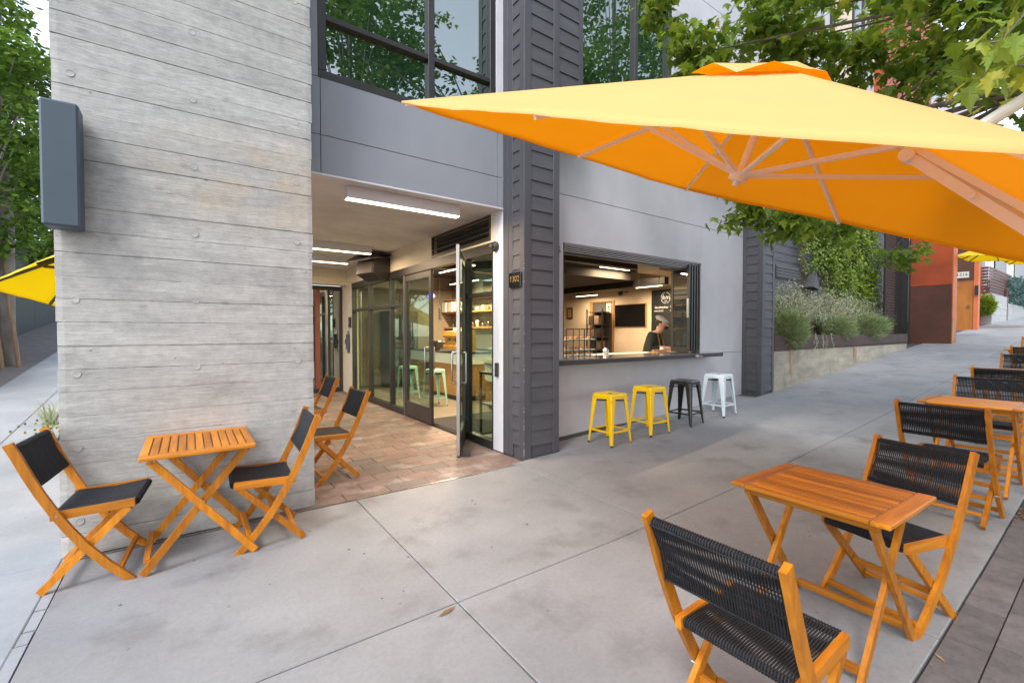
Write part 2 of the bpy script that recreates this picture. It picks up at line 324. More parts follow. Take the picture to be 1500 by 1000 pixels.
def tag(o, label, cat, group=None):
    o['label'] = label; o['category'] = cat
    if group: o['group'] = group
    return o
def structure(o): o['kind'] = 'structure'; return o
def stuff(o, label=None, cat=None):
    o['kind'] = 'stuff'
    if label: o['label'] = label
    if cat: o['category'] = cat
    return o
def children(o): return [c for c in bpy.data.objects if c.parent == o]
def tree_of(o): return (o, [tree_of(c) for c in children(o)])
def copy_tree(t, parent=None):
    o, ch = t; c = o.copy(); COL.objects.link(c); c.parent = parent
    for k in ch: copy_tree(k, c)
    return c
def copied(t, label, loc, rz=0, scale=None):
    c = copy_tree(t); c['label'] = label; c.location = loc; c.rotation_euler = (0,0,rz)
    if scale: c.scale = scale
    return c

# ------------------------------------------------------------------ the lie of the land
GP = [(-100,0),(2.6,0),(4,.04),(5.6,.12),(7,.20),(8.5,.29),(13.4,.66),(17,.94),(26,1.6),(45,2.6),(80,4.2),(160,6)]
def g(x):
    for (a,za),(b,zb) in zip(GP, GP[1:]):
        if x <= b: return za+(zb-za)*(x-a)/(b-a)
    return GP[-1][1]
def gl(y): return max(0, y-4.6)*.11 if y < 60 else 55.4*.11
def ground(x, y):
    if x < -.69: return gl(y)
    return g(x)
def sheet(x0, x1, y0, y1, nx, ny, dz, zf=None):
    mb = MB(); zf = zf or ground
    for j in range(ny+1):
        for i in range(nx+1):
            x = x0+(x1-x0)*i/nx; y = y0+(y1-y0)*j/ny; mb.v.append((x, y, zf(x,y)+dz))
    for j in range(ny):
        for i in range(nx):
            a = j*(nx+1)+i; mb.f.append((a,a+1,a+nx+2,a+nx+1)); mb.mi.append(0)
    return mb
def slab(x0, x1, y0, y1, m, parent, name='slab', gap=.0036, th=.014, lift=0, zf=None, jit=.0008):
    zf = zf or ground
    n = max(2, int((x1-x0)/.45)); k = 2 if x0 > -.7 else max(2, int((y1-y0)/.5))
    mb = MB(); xa, xb, ya, yb = x0+gap, x1-gap, y0+gap, y1-gap; dz = random.uniform(-jit, jit)+lift
    e = .006
    def ring(d, z):
        pass
    xs = [xa, xa+e]+[xa+(xb-xa)*i/n for i in range(1,n)]+[xb-e, xb]
    ys = [ya, ya+e]+[ya+(yb-ya)*j/k for j in range(1,k)]+[yb-e, yb]
    nx, ny = len(xs), len(ys)
    for j, y in enumerate(ys):
        for i, x in enumerate(xs):
            ed = i in (0,nx-1) or j in (0,ny-1)
            mb.v.append((x, y, zf((x0+x1)/2 if False else x, y)+dz-(.004 if ed else 0)))
    for j in range(ny-1):
        for i in range(nx-1):
            a = j*nx+i; mb.f.append((a,a+1,a+nx+1,a+nx)); mb.mi.append(0)
    per = [(i,0) for i in range(nx)]+[(nx-1,j) for j in range(1,ny)]+[(i,ny-1) for i in range(nx-2,-1,-1)]+[(0,j) for j in range(ny-2,0,-1)]
    base = len(mb.v)
    for (i,j) in per:
        p = mb.v[j*nx+i]; mb.v.append((p[0],p[1],p[2]-th))
    L = len(per)
    for q in range(L):
        i,j = per[q]; i2,j2 = per[(q+1)%L]
        mb.f.append((j*nx+i, base+q, base+(q+1)%L, j2*nx+i2)); mb.mi.append(0)
    return mb.build(name, m, parent)

# ground beyond everything
def far(x, y):
    return (g(x) if x > -.69 else max(g(x), gl(y) if y > 4.6 else 0))
gnd = structure(sheet(-120, 200, -120, 180, 64, 60, -.30, lambda x,y: far(x,y)).build('ground', M['soil']))
road = structure(sheet(-12, 110, -12, -1.6, 60, 3, -.14, lambda x,y: g(x)).build('road', M['asphalt']))
sroad = structure(sheet(-12, -5.2, 3.4, 70, 3, 40, -.14, lambda x,y: gl(y)).build('side_road', M['asphalt']))
kerb = MB()
for i in range(-6, 60):
    kerb.add([(i*2,-1.75,g(i*2)-.16),(i*2+1.99,-1.75,g(i*2+2)-.16),(i*2+1.99,-1.6,g(i*2+2)-.16),(i*2,-1.6,g(i*2)-.16),
              (i*2,-1.75,g(i*2)-.006),(i*2+1.99,-1.75,g(i*2+2)-.006),(i*2+1.99,-1.6,g(i*2+2)-.006),(i*2,-1.6,g(i*2)-.006)],
             [(0,3,2,1),(4,5,6,7),(0,1,5,4),(1,2,6,5),(2,3,7,6),(3,0,4,7)])
structure(kerb.build('kerb', M['slab_old']))
# main sidewalk
sw = sheet(-.69, 90, .53, 4.41, 130, 2, -.018, lambda x,y: g(x)); sidewalk = structure(sw.build('sidewalk', M['joint']))
XC = [-.634, 1.17, 2.89, 4.70, 6.5, 8.3, 10.1, 11.9, 13.7, 15.5, 17.3, 19.1, 21, 23, 25, 27.5, 30, 33, 36, 40, 45, 52, 60, 75, 90]
gz = lambda x, y: g(x)
for a, b in zip(XC, XC[1:]):
    slab(a, b, .53, 2.14, M['slab'], sidewalk, zf=gz)
    if b <= 2.9: slab(a, b, 2.14, 3.965, M['slab'], sidewalk, zf=gz)
    elif a < 2.88 < b: slab(a, b, 2.14, 3.965, M['slab'], sidewalk, zf=gz)
    elif a < 3: slab(a, 3.60, 2.14, 4.045, M['slab'], sidewalk, zf=gz); slab(3.592, b, 2.14, 4.405, M['slab'], sidewalk, zf=gz, gap=.0)
    else: slab(a, b, 2.14, 4.045 if a > 8.2 else 4.40, M['slab'], sidewalk, zf=gz)
# side street sidewalk
sw2 = sheet(-2.37, -.69, -1.6, 60, 3, 80, -.018, lambda x,y: gl(y)); side_walk = structure(sw2.build('side_street_sidewalk', M['joint']))
YC = [-1.55,.4,2.2,3.98,5.61,7.4,9.2,11,12.8,14.6,17,20,24,30,38,48,60]
zl = lambda x, y: gl(y)
for a, b in zip(YC, YC[1:]):
    if b < 5.7: slab(-2.37, -.682, a, b, M['slab_old'], side_walk, zf=zl)
    else:
        slab(-2.37, -1.65, a, b, M['slab_old'], side_walk, zf=zl); slab(-1.65, -.682, a, b, M['slab_old'], side_walk, zf=zl)
# worn metal and mortar seam at the corner of the pier
sm = MB(); yy = -1.5
while yy < 4.05:
    L_ = random.uniform(.05,.35); w = random.uniform(.0215,.0235); x = -.658+random.uniform(-.003,.003)
    sm.box(x-w, yy, -.012, x+w, min(yy+L_, 4.04), .001+random.uniform(0,.002)); yy += L_+random.uniform(.004,.02)
sm.build('seam_mortar', M['slab_old'], sidewalk)
# dark paver strip towards the street
dp = sheet(-.69, 60, -1.6, .53, 90, 2, -.022, lambda x,y: g(x)); strip = structure(dp.build('paver_strip', M['joint']))
YR = [.525,.37,.10,-.17,-.44,-.71,-.98,-1.25,-1.58]
cnt = 0
for j in range(len(YR)-1):
    x = -.69+random.uniform(0,.2)
    while x < 9.5:
        L_ = .40
        if not (4.75 < x < 6.6 and YR[j] < .54 and YR[j+1] > -1.3) and cnt < 290:
            mb = MB(); z0 = g(x+.2)+random.uniform(-.0015,.0015); s_ = (g(x+L_)-g(x))
            mb.add([(x+.003,YR[j+1]+.003,z0-s_/2),(x+L_-.003,YR[j+1]+.003,z0+s_/2),(x+L_-.003,YR[j]-.003,z0+s_/2),(x+.003,YR[j]-.003,z0-s_/2),
                    (x+.003,YR[j+1]+.003,z0-.03),(x+L_-.003,YR[j+1]+.003,z0-.03),(x+L_-.003,YR[j]-.003,z0-.03),(x+.003,YR[j]-.003,z0-.03)],
                   [(0,1,2,3),(0,4,5,1),(1,5,6,2),(2,6,7,3),(3,7,4,0)])
            mb.build('paver', M['dpaver'], strip); cnt += 1
        x += L_
stp = MB()
for xq in range(10, 60):
    stp.quad((xq,-1.58,g(xq)-.004),(xq+1,-1.58,g(xq+1)-.004),(xq+1,.525,g(xq+1)-.004),(xq,.525,g(xq)-.004))
stp.build('far_paving', M['dpaver'], strip)
# leaf litter in the tree well
well = structure(sheet(4.76, 6.58, -1.25, .525, 4, 3, -.012, gz).build('tree_well_soil', M['soil']))
lit = MB()
for i in range(1600):
    x = random.uniform(4.72, 6.6); y = random.uniform(-1.2, .51)
    s_ = random.uniform(.006,.022)
    if i < 70: x = random.uniform(2.2,9); y = .525+random.gauss(0,.012); s_ = random.uniform(.003,.009); a = random.uniform(0,2*pi); z = g(x)+random.uniform(.0,.02)
    c, d = cos(a)*s_, sin(a)*s_; t = random.uniform(-.3,.5)*s_
    lit.add([(x-c,y-d,z),(x-d*.5,y+c*.5,z+t),(x+c,y+d,z+.002),(x+d*.5,y-c*.5,z+abs(t))], [(0,1,2,3)])
stuff(lit.build('leaf_litter', M['dry'], fix=False), 'brown dry leaf crumbs in the tree well beside the sidewalk edge', 'leaf litter')

# fallen pieces one can point to
def fallen(x, y, s_, label, a):
    mb = MB(); z = ground(x,y)+.004
    mb.add([(x-cos(a)*s_,y-sin(a)*s_,z),(x+sin(a)*s_*.25,y-cos(a)*s_*.25,z+.004),(x+cos(a)*s_,y+sin(a)*s_,z+.006),(x-sin(a)*s_*.25,y+cos(a)*s_*.25,z+.003)],[(0,1,2,3)])
    tag(mb.build('fallen_leaf', M['dry']), label, 'leaf', 'dry leaves fallen on the sidewalk')
fallen(1.08, 2.09, .06, 'curled tan leaf lying by the crossing of two sidewalk joints', .2)
fallen(2.72, .50, .03, 'small pale leaf on the sidewalk edge by the dark pavers', 1.0)
fallen(8.75, 3.95, .07, 'reddish leaf scrap at the foot of the second charcoal column', .1)
fallen(3.0, 1.9, .012, 'tiny dark leaf crumb on the slab behind the near chair', .6)
fallen(.93, 1.55, .012, 'tiny dark leaf crumb on the slab at the lower middle', .9)
fallen(2.2, 3.0, .012, 'tiny dark leaf crumb on the slab in front of the entrance', 2.0)

gm = MB()
for i in range(70):
    x, y_ = random.uniform(-.4,9), random.uniform(.6,3.9); r_ = random.uniform(.004,.013); z_ = g(x)+.0012; n_ = 7; a0 = random.uniform(0,6)
    gm.add([(x+cos(a0+2*pi*k/n_)*r_*random.uniform(.7,1.2), y_+sin(a0+2*pi*k/n_)*r_*random.uniform(.7,1.2), z_) for k in range(n_)], [tuple(range(n_))])
stuff(gm.build('gum_spots', M['chew'], sidewalk, fix=False))
# ------------------------------------------------------------------ recess floor of pavers
fl = MB(); fl.box(-.66, 3.97, -.05, 3.07, 11.4, -.010); recess = structure(fl.build('recess_floor', M['joint']))
y = 3.985; row = 0; n_p = 0
while y < 11.3:
    pl = .198 if y < 8 else .40; x = .30-.2*(row % 2)
    while x < 3.05:
        xb = min(x+.40, 3.055); xa = x
        if xb-xa > .04 and n_p < 296:
            mb = MB(); z = random.uniform(-.0015,.0012); mb.box(xa+.002, y+.002, -.02, xb-.002, y+pl-.002, z, b=.003)
            mb.build('paver', random.choices([M['paver'],M['paver2'],M['paver3']],[5,3,2])[0], recess); n_p += 1
        x += .40
    y += pl; row += 1
ed = MB(); ed.box(-.6, 3.968, -.02, 3.07, 3.980, .003); ed.build('floor_edge_strip', M['steel'], recess)

# ------------------------------------------------------------------ board formed concrete pier
pier = thing('concrete_pier', 'tall pale pier of board marked concrete left of the entrance', 'pier', (0,0,0))
core = MB(); core.box(-.675, 4.057, -.1, .835, 4.44, 6.2); core.build('core', M['joint'], pier)
z = -.03; k = 0
hts = []
while z < 6.1:
    h = .155+random.uniform(-.012,.010); mb = MB(); NX = 44
    pr = random.choice([0,.001,.002,.003,.004]); jd = random.choice([.0004,.001,.0025,.005]); je = random.choice([.0004,.001,.003])
    xa, xb = -.69+random.uniform(-.004,.004), .850+random.uniform(-.005,.006)
    vs = []; fs = []
    for i in range(NX+1):
        t = i/NX; x = xa+(xb-xa)*t; e = random.choice([.0004,.0008,.0022]) if 0 < i < NX else .004
        yo = 4.05-pr; chip = .006 if i in (0,NX) else .0
        z0, z1 = z+.0003+random.uniform(0,e*.9), z+h-.0003-random.uniform(0,e*.9)
        vs += [(x,yo+jd+chip,z0),(x,yo+chip,z0+.0025),(x,yo+chip,z1-.0025),(x,yo+je+chip,z1),(x,4.45,z1),(x,4.45,z0)]
    for i in range(NX):
        for q in range(6): a = i*6; fs.append((a+q,a+(q+1)%6,a+6+(q+1)%6,a+6+q))
    fs += [(0,1,2,3,4,5),tuple(NX*6+q for q in (5,4,3,2,1,0))]
    mb.add(vs, fs); mb.build('concrete_course', M['pier'], pier); z += h; k += 1
# form tie holes
for zi in range(10):
    for xi, x in enumerate((-.60,.045,.73)):
        zz = .22+zi*.485+xi*.02; r = .020; mb = MB(); N_ = 14; vs = []; fs = []
        for (rr, yy) in ((r*1.2,-.0045),(r*1.05,-.0065),(r*.9,-.0045),(r*.2,-.0042)):
            for q in range(N_): vs.append((x+rr*cos(2*pi*q/N_), 4.05+yy, zz+rr*sin(2*pi*q/N_)))
        for a in range(3):
            for q in range(N_): fs.append((a*N_+q, a*N_+(q+1)%N_, (a+1)*N_+(q+1)%N_, (a+1)*N_+q))
        fs.append(tuple(3*N_+q for q in range(N_))); mb.add(vs, fs); mb.build('form_tie_plug', M['pier'], pier)
sb = MB(); sb.box(-.712, 3.85, 2.112, -.538, 4.02, 2.872, b=.012)
sgn = thing('wall_sign_box', 'blank slate blue sign box projecting from the left edge of the concrete pier', 'sign', (-.62,4.05,2.1))
o = sb.build('box', M['signbox'], sgn); o.location = (.62,-4.05,-2.1)
mb = MB(); mb.box(-.66,4.018,2.3,-.58,4.055,2.38); mb.box(-.66,4.018,2.6,-.58,4.055,2.68)
o = mb.build('bracket', M['black'], sgn); o.location = (.62,-4.05,-2.1)

# ------------------------------------------------------------------ cafe building
B = thing('cafe_building', 'two storey cafe building with grey panels, charcoal columns and a serving window', 'building', (0,0,0))
def part(name, m, boxes, parent=None, b=0):
    mb = MB()
    for q in boxes: mb.box(*q, b=b)
    return mb.build(name, m, parent or B)
FY, SY = 4.46, 4.41
# fascia panels over the recess: gaps 6 mm, each panel a piece
def panel(x0, x1, z0, z1, y=FY, m='panel', th=.02, parent=None, name='panel'):
    return part(name, M[m], [(x0+.003, y, z0+.003, x1-.003, y+th, z1-.003)], parent, b=.0015)
for (x0,x1) in ((-.05,1.016),(1.016,2.986),(2.986,3.07)):
    panel(x0,x1,2.935,3.29); panel(x0,x1,3.29,3.815)
panel(-.05,1.0,3.815,6.2)
part('fascia_backing', M['joint'], [(-.05,FY+.022,2.95,3.07,FY+.16,3.82),(-.05,FY+.022,3.82,1.0,FY+.16,6.2)])
part('drip_edge', M['white'], [(.5,FY-.012,2.918,3.069,FY+.006,2.934)])
# upper window above the recess
def window(x0, x1, z0, z1, y, verts, hors, fr, pane='upglass', frame='black', dep=.10, mw=.05, parent=None):
    w = MB(); w.box(x0,y,z0,x1,y+dep,z0+fr,b=.004); w.box(x0,y,z1-fr,x1,y+dep,z1,b=.004)
    w.box(x0,y+.001,z0+fr,x0+fr,y+dep,z1-fr,b=.004); w.box(x1-fr,y+.001,z0+fr,x1,y+dep,z1-fr,b=.004)
    for v in verts: w.box(v-mw/2-.012,y+.004,z0+fr,v+mw/2+.012,y+dep-.002,z1-fr,b=.004)
    hb = [z0+fr]+list(hors)+[z1-fr]
    vb = [x0+fr]+list(verts)+[x1-fr]
    for h in hors: 
        for a,b in zip(vb,vb[1:]): w.box(a+(.037 if a in verts else 0),y+.006,h-mw/2,b-(.037 if b in verts else 0),y+dep-.004,h+mw/2,b=.004)
    o = w.build('window', M[frame], parent or B)
    for a,b in zip(vb,vb[1:]):
        for c,d in zip(hb,hb[1:]):
            part('pane', M[pane], [(a+.002,y+dep*.55,c+.002,b-.002,y+dep*.55+.008,d-.002)], o)
    return o
window(1.0, 2.97, 3.818, 6.2, FY+.01, [2.15], [4.39], .075)
part('window_jamb_trim', M['white'], [(2.972,FY-.01,3.29+.53,3.066,FY+.12,6.2)])
part('upper_floor_slab', M['soffit'], [(-.05,FY+.17,2.96,3.068,11.6,3.2)])
# soffit of the recess
so_ = part('soffit', M['soffit'], [(-.65,FY+.02,2.93,3.068,10.98,2.955)])
part('soffit_beam', M['cream'], [(-.65,11.0,2.56,3.069,11.35,2.95)])
# charcoal siding columns
def siding_x(x0, x1, y, z0, z1, ex, parent, cuts=()):       # boards running along X, facing -Y
    z = z0; n = 0
    while z < z1-.02:
        h = min(ex, z1-z); xs = [x0]+[c+(.4 if n%2 else 0) for c in cuts]+[x1]
        for a,b in zip(xs,xs[1:]):
            mb = MB(); mb.prism([(y-.016,z),(y-.013,z+.004) if False else (y-.016,z+.001),(y-.004,z+h+.002),(y+.01,z+h+.002),(y+.01,z)], 'x', a+.001, b-.001)
            mb.build('siding_board', M['siding'], parent)
        z += ex; n += 1
def siding_y(y0, y1, x, z0, z1, ex, parent):                # boards running along Y, facing -X
    z = z0
    while z < z1-.02:
        h = min(ex, z1-z); mb = MB(); mb.prism([(x-.016,z),(x-.016,z+.001),(x-.004,z+h+.002),(x+.01,z+h+.002),(x+.01,z)], 'y', y0+.001, y1-.001)
        mb.build('siding_board', M['siding'], parent); z += ex
c1 = part('siding_column', M['sidetrim'], [(3.085,4.065,-.02,3.575,4.45,6.2)])
siding_x(3.165,3.495,4.06,.16,3.78,.168,c1); siding_y(4.13,4.262,3.08,.16,3.78,.168,c1)
def trims(bxs, parent):
    for q in bxs: part('corner_trim', M['sidetrim'], [q], parent, b=.004)
trims([(3.070,4.040,.01,3.165,4.066,6.2),(3.495,4.040,.03,3.59,4.41,6.2),(3.062,4.041,.01,3.086,4.129,6.2),(3.064,4.263,.01,3.087,4.35,6.2),(3.060,4.352,.01,3.087,4.455,6.2)], c1)
part('column_base', M['baseconc'], [(3.10,4.075,-.05,3.56,4.40,.02)], c1)
siding_x(3.592,3.90,4.06,3.86,6.1,.168,c1); siding_x(3.165,3.495,4.06,3.86,6.1,.168,c1); siding_y(4.13,4.262,3.08,3.86,6.1,.168,c1)
part('upper_siding_block', M['sidetrim'], [(3.59,4.07,3.80,3.95,4.40,6.2),(3.90,4.045,3.80,3.97,4.071,6.2)], c1)
c2 = part('siding_column', M['sidetrim'], [(8.545,4.065,.2,8.985,5.2,6.2)])
siding_x(8.62,8.92,4.06,.36,6.1,.168,c2); siding_y(4.13,4.34,8.54,.36,6.1,.168,c2)
trims([(8.53,4.040,.27,8.62,4.066,6.2),(8.92,4.040,.29,9.0,4.066,6.2),(8.522,4.041,.27,8.546,4.129,6.2),(8.526,4.342,.27,8.546,4.405,6.2)], c2)
ck = MB()
for i in range(26):
    z_ = random.choice([random.uniform(.02,.55),random.uniform(.02,2.4)]); h_ = random.uniform(.004,.022); ck.box(3.0605,4.0388,z_,3.0605+random.uniform(.002,.005),4.0398,z_+h_)
stuff(ck.build('paint_chip', M['white'], c1))
# stucco wall with the serving window
OX0, OX1, OZ0, OZ1 = 3.98, 7.16, 1.06, 2.63
for q in ((3.592,SY,.12,OX0,SY+.18,1.085),(OX0,SY,.12,OX1,SY+.18,1.058),(OX1,SY,.22,8.528,SY+.18,1.085),
          (3.592,SY,1.093,OX0,SY+.18,3.245),(OX1,SY,1.093,8.528,SY+.18,3.245),(OX0+.001,SY,OZ1,OX1-.001,SY+.18,3.245),
          (3.592,SY,3.253,8.528,SY+.18,4.70)):
    part('stucco_panel', M['stucco'], [q])
part('wall_backing', M['joint'], [(3.6,SY+.02,3.24,8.52,SY+.17,3.26),(3.6,SY+.02,1.08,OX0-.01,SY+.17,1.10),(OX1+.01,SY+.02,1.08,8.52,SY+.17,1.10)])
bs = MB()
for i in range(12):
    a, b = 3.592+i*.4113, 3.592+(i+1)*.4113
    bs.add([(a,SY-.0,g(a)-.02),(b,SY-.0,g(b)-.02),(b,SY+.15,g(b)-.02),(a,SY+.15,g(a)-.02),(a,SY-.0+.006,g(a)+.055),(b,SY+.006,g(b)+.055),(b,SY+.15,g(b)+.055),(a,SY+.15,g(a)+.055)],
           [(0,3,2,1),(4,5,6,7),(0,1,5,4),(1,2,6,5),(2,3,7,6),(3,0,4,7)])
bs.build('wall_base', M['joint'], B)
for i in range(12):        # lower edge of the stucco follows the slope
    a, b = 3.592+i*.4113, 3.592+(i+1)*.4113
# fill under stucco
lf = MB()
for i in range(12):
    a, b = 3.592+i*.4113, 3.592+(i+1)*.4113; zt = .2195 if a >= OX1 else .1195
    if min(g(a),g(b))+.05 < zt: lf.add([(a,SY+.0005,g(a)+.05),(b,SY+.0005,g(b)+.05),(b,SY+.15,g(b)+.05),(a,SY+.15,g(a)+.05),(a,SY+.0005,zt),(b,SY+.0005,zt),(b,SY+.15,zt),(a,SY+.15,zt)],
           [(0,3,2,1),(4,5,6,7),(0,1,5,4),(1,2,6,5),(2,3,7,6),(3,0,4,7)])
lf.build('wall_skirt', M['stucco'], B)
# upper window right
window(3.97+.02, 6.30, 4.71, 6.6, SY+.02, [5.45], [], .09)
part('stucco_panel', M['stucco'], [(6.302,SY,4.708,8.528,SY+.18,5.4),(6.302,SY,5.408,8.528,SY+.18,6.6)])
part('steel_canopy', M['bronze'], [(6.0,3.7,5.28,8.9,4.40,5.34),(6.0,3.68,5.20,8.9,3.74,5.40),(6.0,3.9,5.10,8.9,3.94,5.20)])
# serving window frame, head slats and folded panels
sf = part('serving_window', M['black'], [(OX0+.001,SY+.02,OZ0+.06,OX0+.035,SY+.18,OZ1-.001),(OX1-.04,SY+.02,OZ0+.06,OX1-.001,SY+.18,OZ1-.001),(OX0+.036,SY+.12,OZ1-.12,OX1-.041,SY+.18,OZ1-.001)])
for i in range(5):
    part('head_slat', M['white'], [(OX0+.04,SY+.012+i*.020,OZ1-.016-i*.019,OX1-.045,SY+.022+i*.020,OZ1-.009-i*.019)], sf)
for i in range(4):
    y0 = SY+.20+i*.012; x = OX1-.055-i*.075
    fp = part('folding_panel', M['black'], [(x-.03,SY+.03,OZ0+.06,x,SY+.07,OZ1-.03),(x-.03,SY+.34,OZ0+.06,x,SY+.38,OZ1-.03),(x-.03,SY+.07,OZ0+.06,x,SY+.34,OZ0+.14),(x-.03,SY+.07,OZ1-.11,x,SY+.34,OZ1-.03)], sf)
    part('pane', M['farglass'], [(x-.018,SY+.071,OZ0+.141,x-.010,SY+.339,OZ1-.111)], fp)
part('pull_handle', M['steel'], [(OX1-.335,SY+.035,1.70,OX1-.312,SY+.06,2.02)], sf)
# counter
ct = MB(); ct.box(3.60, 4.12, 1.05, 7.36, 4.409, 1.11, b=.006); ct.box(OX0+.002,4.409,1.062,OX1-.002,4.78,1.11)
tag(ct.build('serving_counter', M['marble']), 'dark veined marble counter shelf under the open serving window', 'counter')

# wall lights (small round)
def round_light(name, loc, ax, label, r=.06):
    t = thing(name, label, 'lamp', loc); mb = MB()
    prof = [(r,0),(r,.025),(r*.8,.045),(r*.45,.05),(r*.42,.075),(r*.1,.08)]
    mb.lathe(prof, n=20); o = mb.build('housing', M['black'], t, smooth=False)
    o.rotation_euler = (0,-pi/2,0) if ax == 'x' else (pi/2,0,0)
    mb = MB(); mb.lathe([(r*.36,.076),(r*.3,.088)], n=14); o2 = mb.build('lens', M['steel'], t); o2.rotation_euler = o.rotation_euler
    return t
round_light('alarm_bell', (3.055,4.60,2.50), 'x', 'round black alarm horn on the white trim beside the entrance', .062)
round_light('wall_alarm', (3.86,4.41,2.52), 'y', 'round black alarm on the pale wall beside the serving window', .055)

# ------------------------------------------------------------------ storefront of the recess (plane X = 3.07)
SX = 3.07
part('white_jamb', M['white'], [(SX-.006,4.458,.005,SX+.10,4.672,2.93)])
part('storefront_wall', M['cream'], [(SX,4.673,2.57,SX+.14,4.735,2.93),(SX,6.405,2.57,SX+.14,11.0,2.93),(SX,10.61,0,SX+.14,11.38,2.57),(SX,4.735,2.57,SX+.14,6.405,2.598),(SX,4.735,2.918,SX+.14,6.405,2.93)])
lv = part('louver', M['bronze'], [(SX-.012,4.737,2.60,SX+.02,4.765,2.916),(SX-.012,6.375,2.60,SX+.02,6.403,2.916),(SX-.012,4.765,2.60,SX+.02,6.375,2.622),(SX-.012,4.765,2.894,SX+.02,6.375,2.916)])
for i in range(4):
    mb = MB(); z0 = 2.63+i*.066; mb.prism([(SX-.008,z0),(SX+.06,z0+.045),(SX+.06,z0+.055),(SX-.008,z0+.012)], 'y', 4.766, 6.374); mb.build('louver_blade', M['bronze'], lv)
part('louver_void', M['joint'], [(SX+.075,4.75,2.60,SX+.09,6.39,2.91)], lv)
sfw = part('storefront', M['black'], [(SX-.015,4.674,2.44,SX+.09,10.60,2.568)])
def post(y0,y1,z0=.0,z1=2.44,x0=SX-.012,x1=SX+.085): part('mullion', M['black'], [(x0,y0,z0,x1,y1,z1)], sfw, b=.004)
for y0,y1 in ((4.674,4.70),(5.335,5.40),(7.50,7.56),(8.16,8.22),(9.38,9.44),(10.55,10.60)): post(y0,y1)
def rail(y0,y1,z0,z1): part('rail', M['black'], [(SX-.008,y0,z0,SX+.08,y1,z1)], sfw, b=.003)
def pane(y0,y1,z0,z1): part('pane', M['glass'], [(SX+.03,y0,z0,SX+.036,y1,z1)], sfw)
for y0,y1 in ((4.70,5.335),(7.56,8.16),(8.22,9.38),(9.44,10.55)):
    rail(y0+.001,y1-.001,.0,.10); rail(y0+.001,y1-.001,1.915,1.97); pane(y0,y1,.10,1.915); pane(y0,y1,1.97,2.44)
part('edge_strip', M['steel'], [(SX-.022,7.47,.0,SX-.013,7.50,2.44)], sfw)
part('edge_strip', M['steel'], [(SX-.022,5.37,.0,SX-.013,5.40,2.44)], sfw)
def door_leaf(Wd, H=2.42, metal_edge=False):
    """local: hinge at origin, leaf runs along +Y, outside faces -X"""
    mb = MB(); f = .075
    mb.box(-.045,.001,.01,0,f,H,b=.003); mb.box(-.045,Wd-f,.01,0,Wd,H,b=.003); mb.box(-.0445,f,.01,-.0005,Wd-f,.27,b=.003); mb.box(-.0445,f,H-.10,-.0005,Wd-f,H,b=.003)
    o = mb.build('door', M['bronze'], B)
    part('pane', M['glass'], [(-.026,f,.27,-.020,Wd-f,H-.10)], o)
    return o
def pull(o, y, z0=.86, z1=1.22, out=-1, x=-.045):
    mb = MB(); mb.tube([(x,y,z0),(x+out*.055,y,z0),(x+out*.06,y,z0+.01),(x+out*.06,y,z1-.01),(x+out*.055,y,z1),(x,y,z1)], .011, 8)
    mb.build('handle', M['steel'], o, smooth=True)
d1 = door_leaf(1.05); d1.location = (SX+.03, 6.42, 0); pull(d1, .10); pull(d1, .10, out=1, x=0)
d2 = door_leaf(.93); d2.location = (SX-.03, 5.40, 0)
ang = atan2(-.56, -.72); d2.rotation_euler = (0,0, atan2(.56, -.78) - 0)   # swung out over the pavers
d2.rotation_euler = (0,0, pi - atan2(.535,.795)); pull(d2, .83); pull(d2, .83, out=1, x=0)
part('edge_strip', M['steel'], [(-.040,.931,.02,-.004,.952,2.47)], d2); part('door_stop', M['black'], [(-.16,.86,.005,-.05,.92,.05)], d2)
part('closer', M['ctrwhite'], [(-.06,.86,2.05,-.046,.92,2.30)], d2)
# small wall devices
kp = thing('door_keypad', 'narrow black keypad on the white trim by the door', 'keypad', (SX-.006,4.575,1.0))
part('housing', M['black'], [(-.03,-.03,-.085,0,.03,.085)], kp, b=.006)
for i in range(5):
    for j in range(2): part('button', M['steel'], [(-.034,-.014+j*.018,-.05+i*.022,-.030,-.004+j*.018,-.038+i*.022)], kp)
ic = thing('entry_intercom', 'blue and steel intercom phone on the cream wall beyond the windows', 'intercom', (SX,10.88,1.22))
part('plate', M['steel'], [(-.012,-.12,-.26,0,.12,.26)], ic, b=.004); part('handset', M['signbox'], [(-.07,-.09,-.18,-.012,.03,.18)], ic, b=.012)
part('hood', M['black'], [(-.05,.08,-.05,-.012,.16,.06)], ic, b=.005)
kb = thing('key_box', 'small black key box on the cream wall above the intercom', 'box', (SX,10.72,1.68)); part('housing', M['black'], [(-.05,-.05,-.12,0,.05,.12)], kb, b=.006); part('dial', M['steel'], [(-.056,-.02,-.03,-.05,.02,.03)], kb)
part('notice', M['white'], [(-.004+SX,10.86,1.98,SX,10.98,2.10)], B)
# speaker under the soffit
spk = thing('outdoor_speaker', 'black wedge outdoor speaker on the wall above the windows', 'speaker', (2.84,8.35,2.62), radians(20))
mb = MB(); mb.prism([(-.24,-.10),(-.20,.15),(.05,.22),(.16,.20),(.16,-.10),(0,-.22)], 'y', -.24, .24); mb.build('cabinet', M['black'], spk)
mb = MB(); mb.prism([(-.252,-.09),(-.215,.14),(-.205,.14),(-.245,-.09)], 'y', -.21, .21); mb.build('grille', M['bronze'], spk)
mb = MB(); mb.prism([(-.40,.14),(-.20,.26),(.16,.27),(.16,.25),(-.19,.24),(-.40,.125)], 'y', -.30, .30); mb.build('rain_hood', M['black'], spk)
part('bracket', M['black'], [(.16,-.1,-.1,.26,.1,.22)], spk)
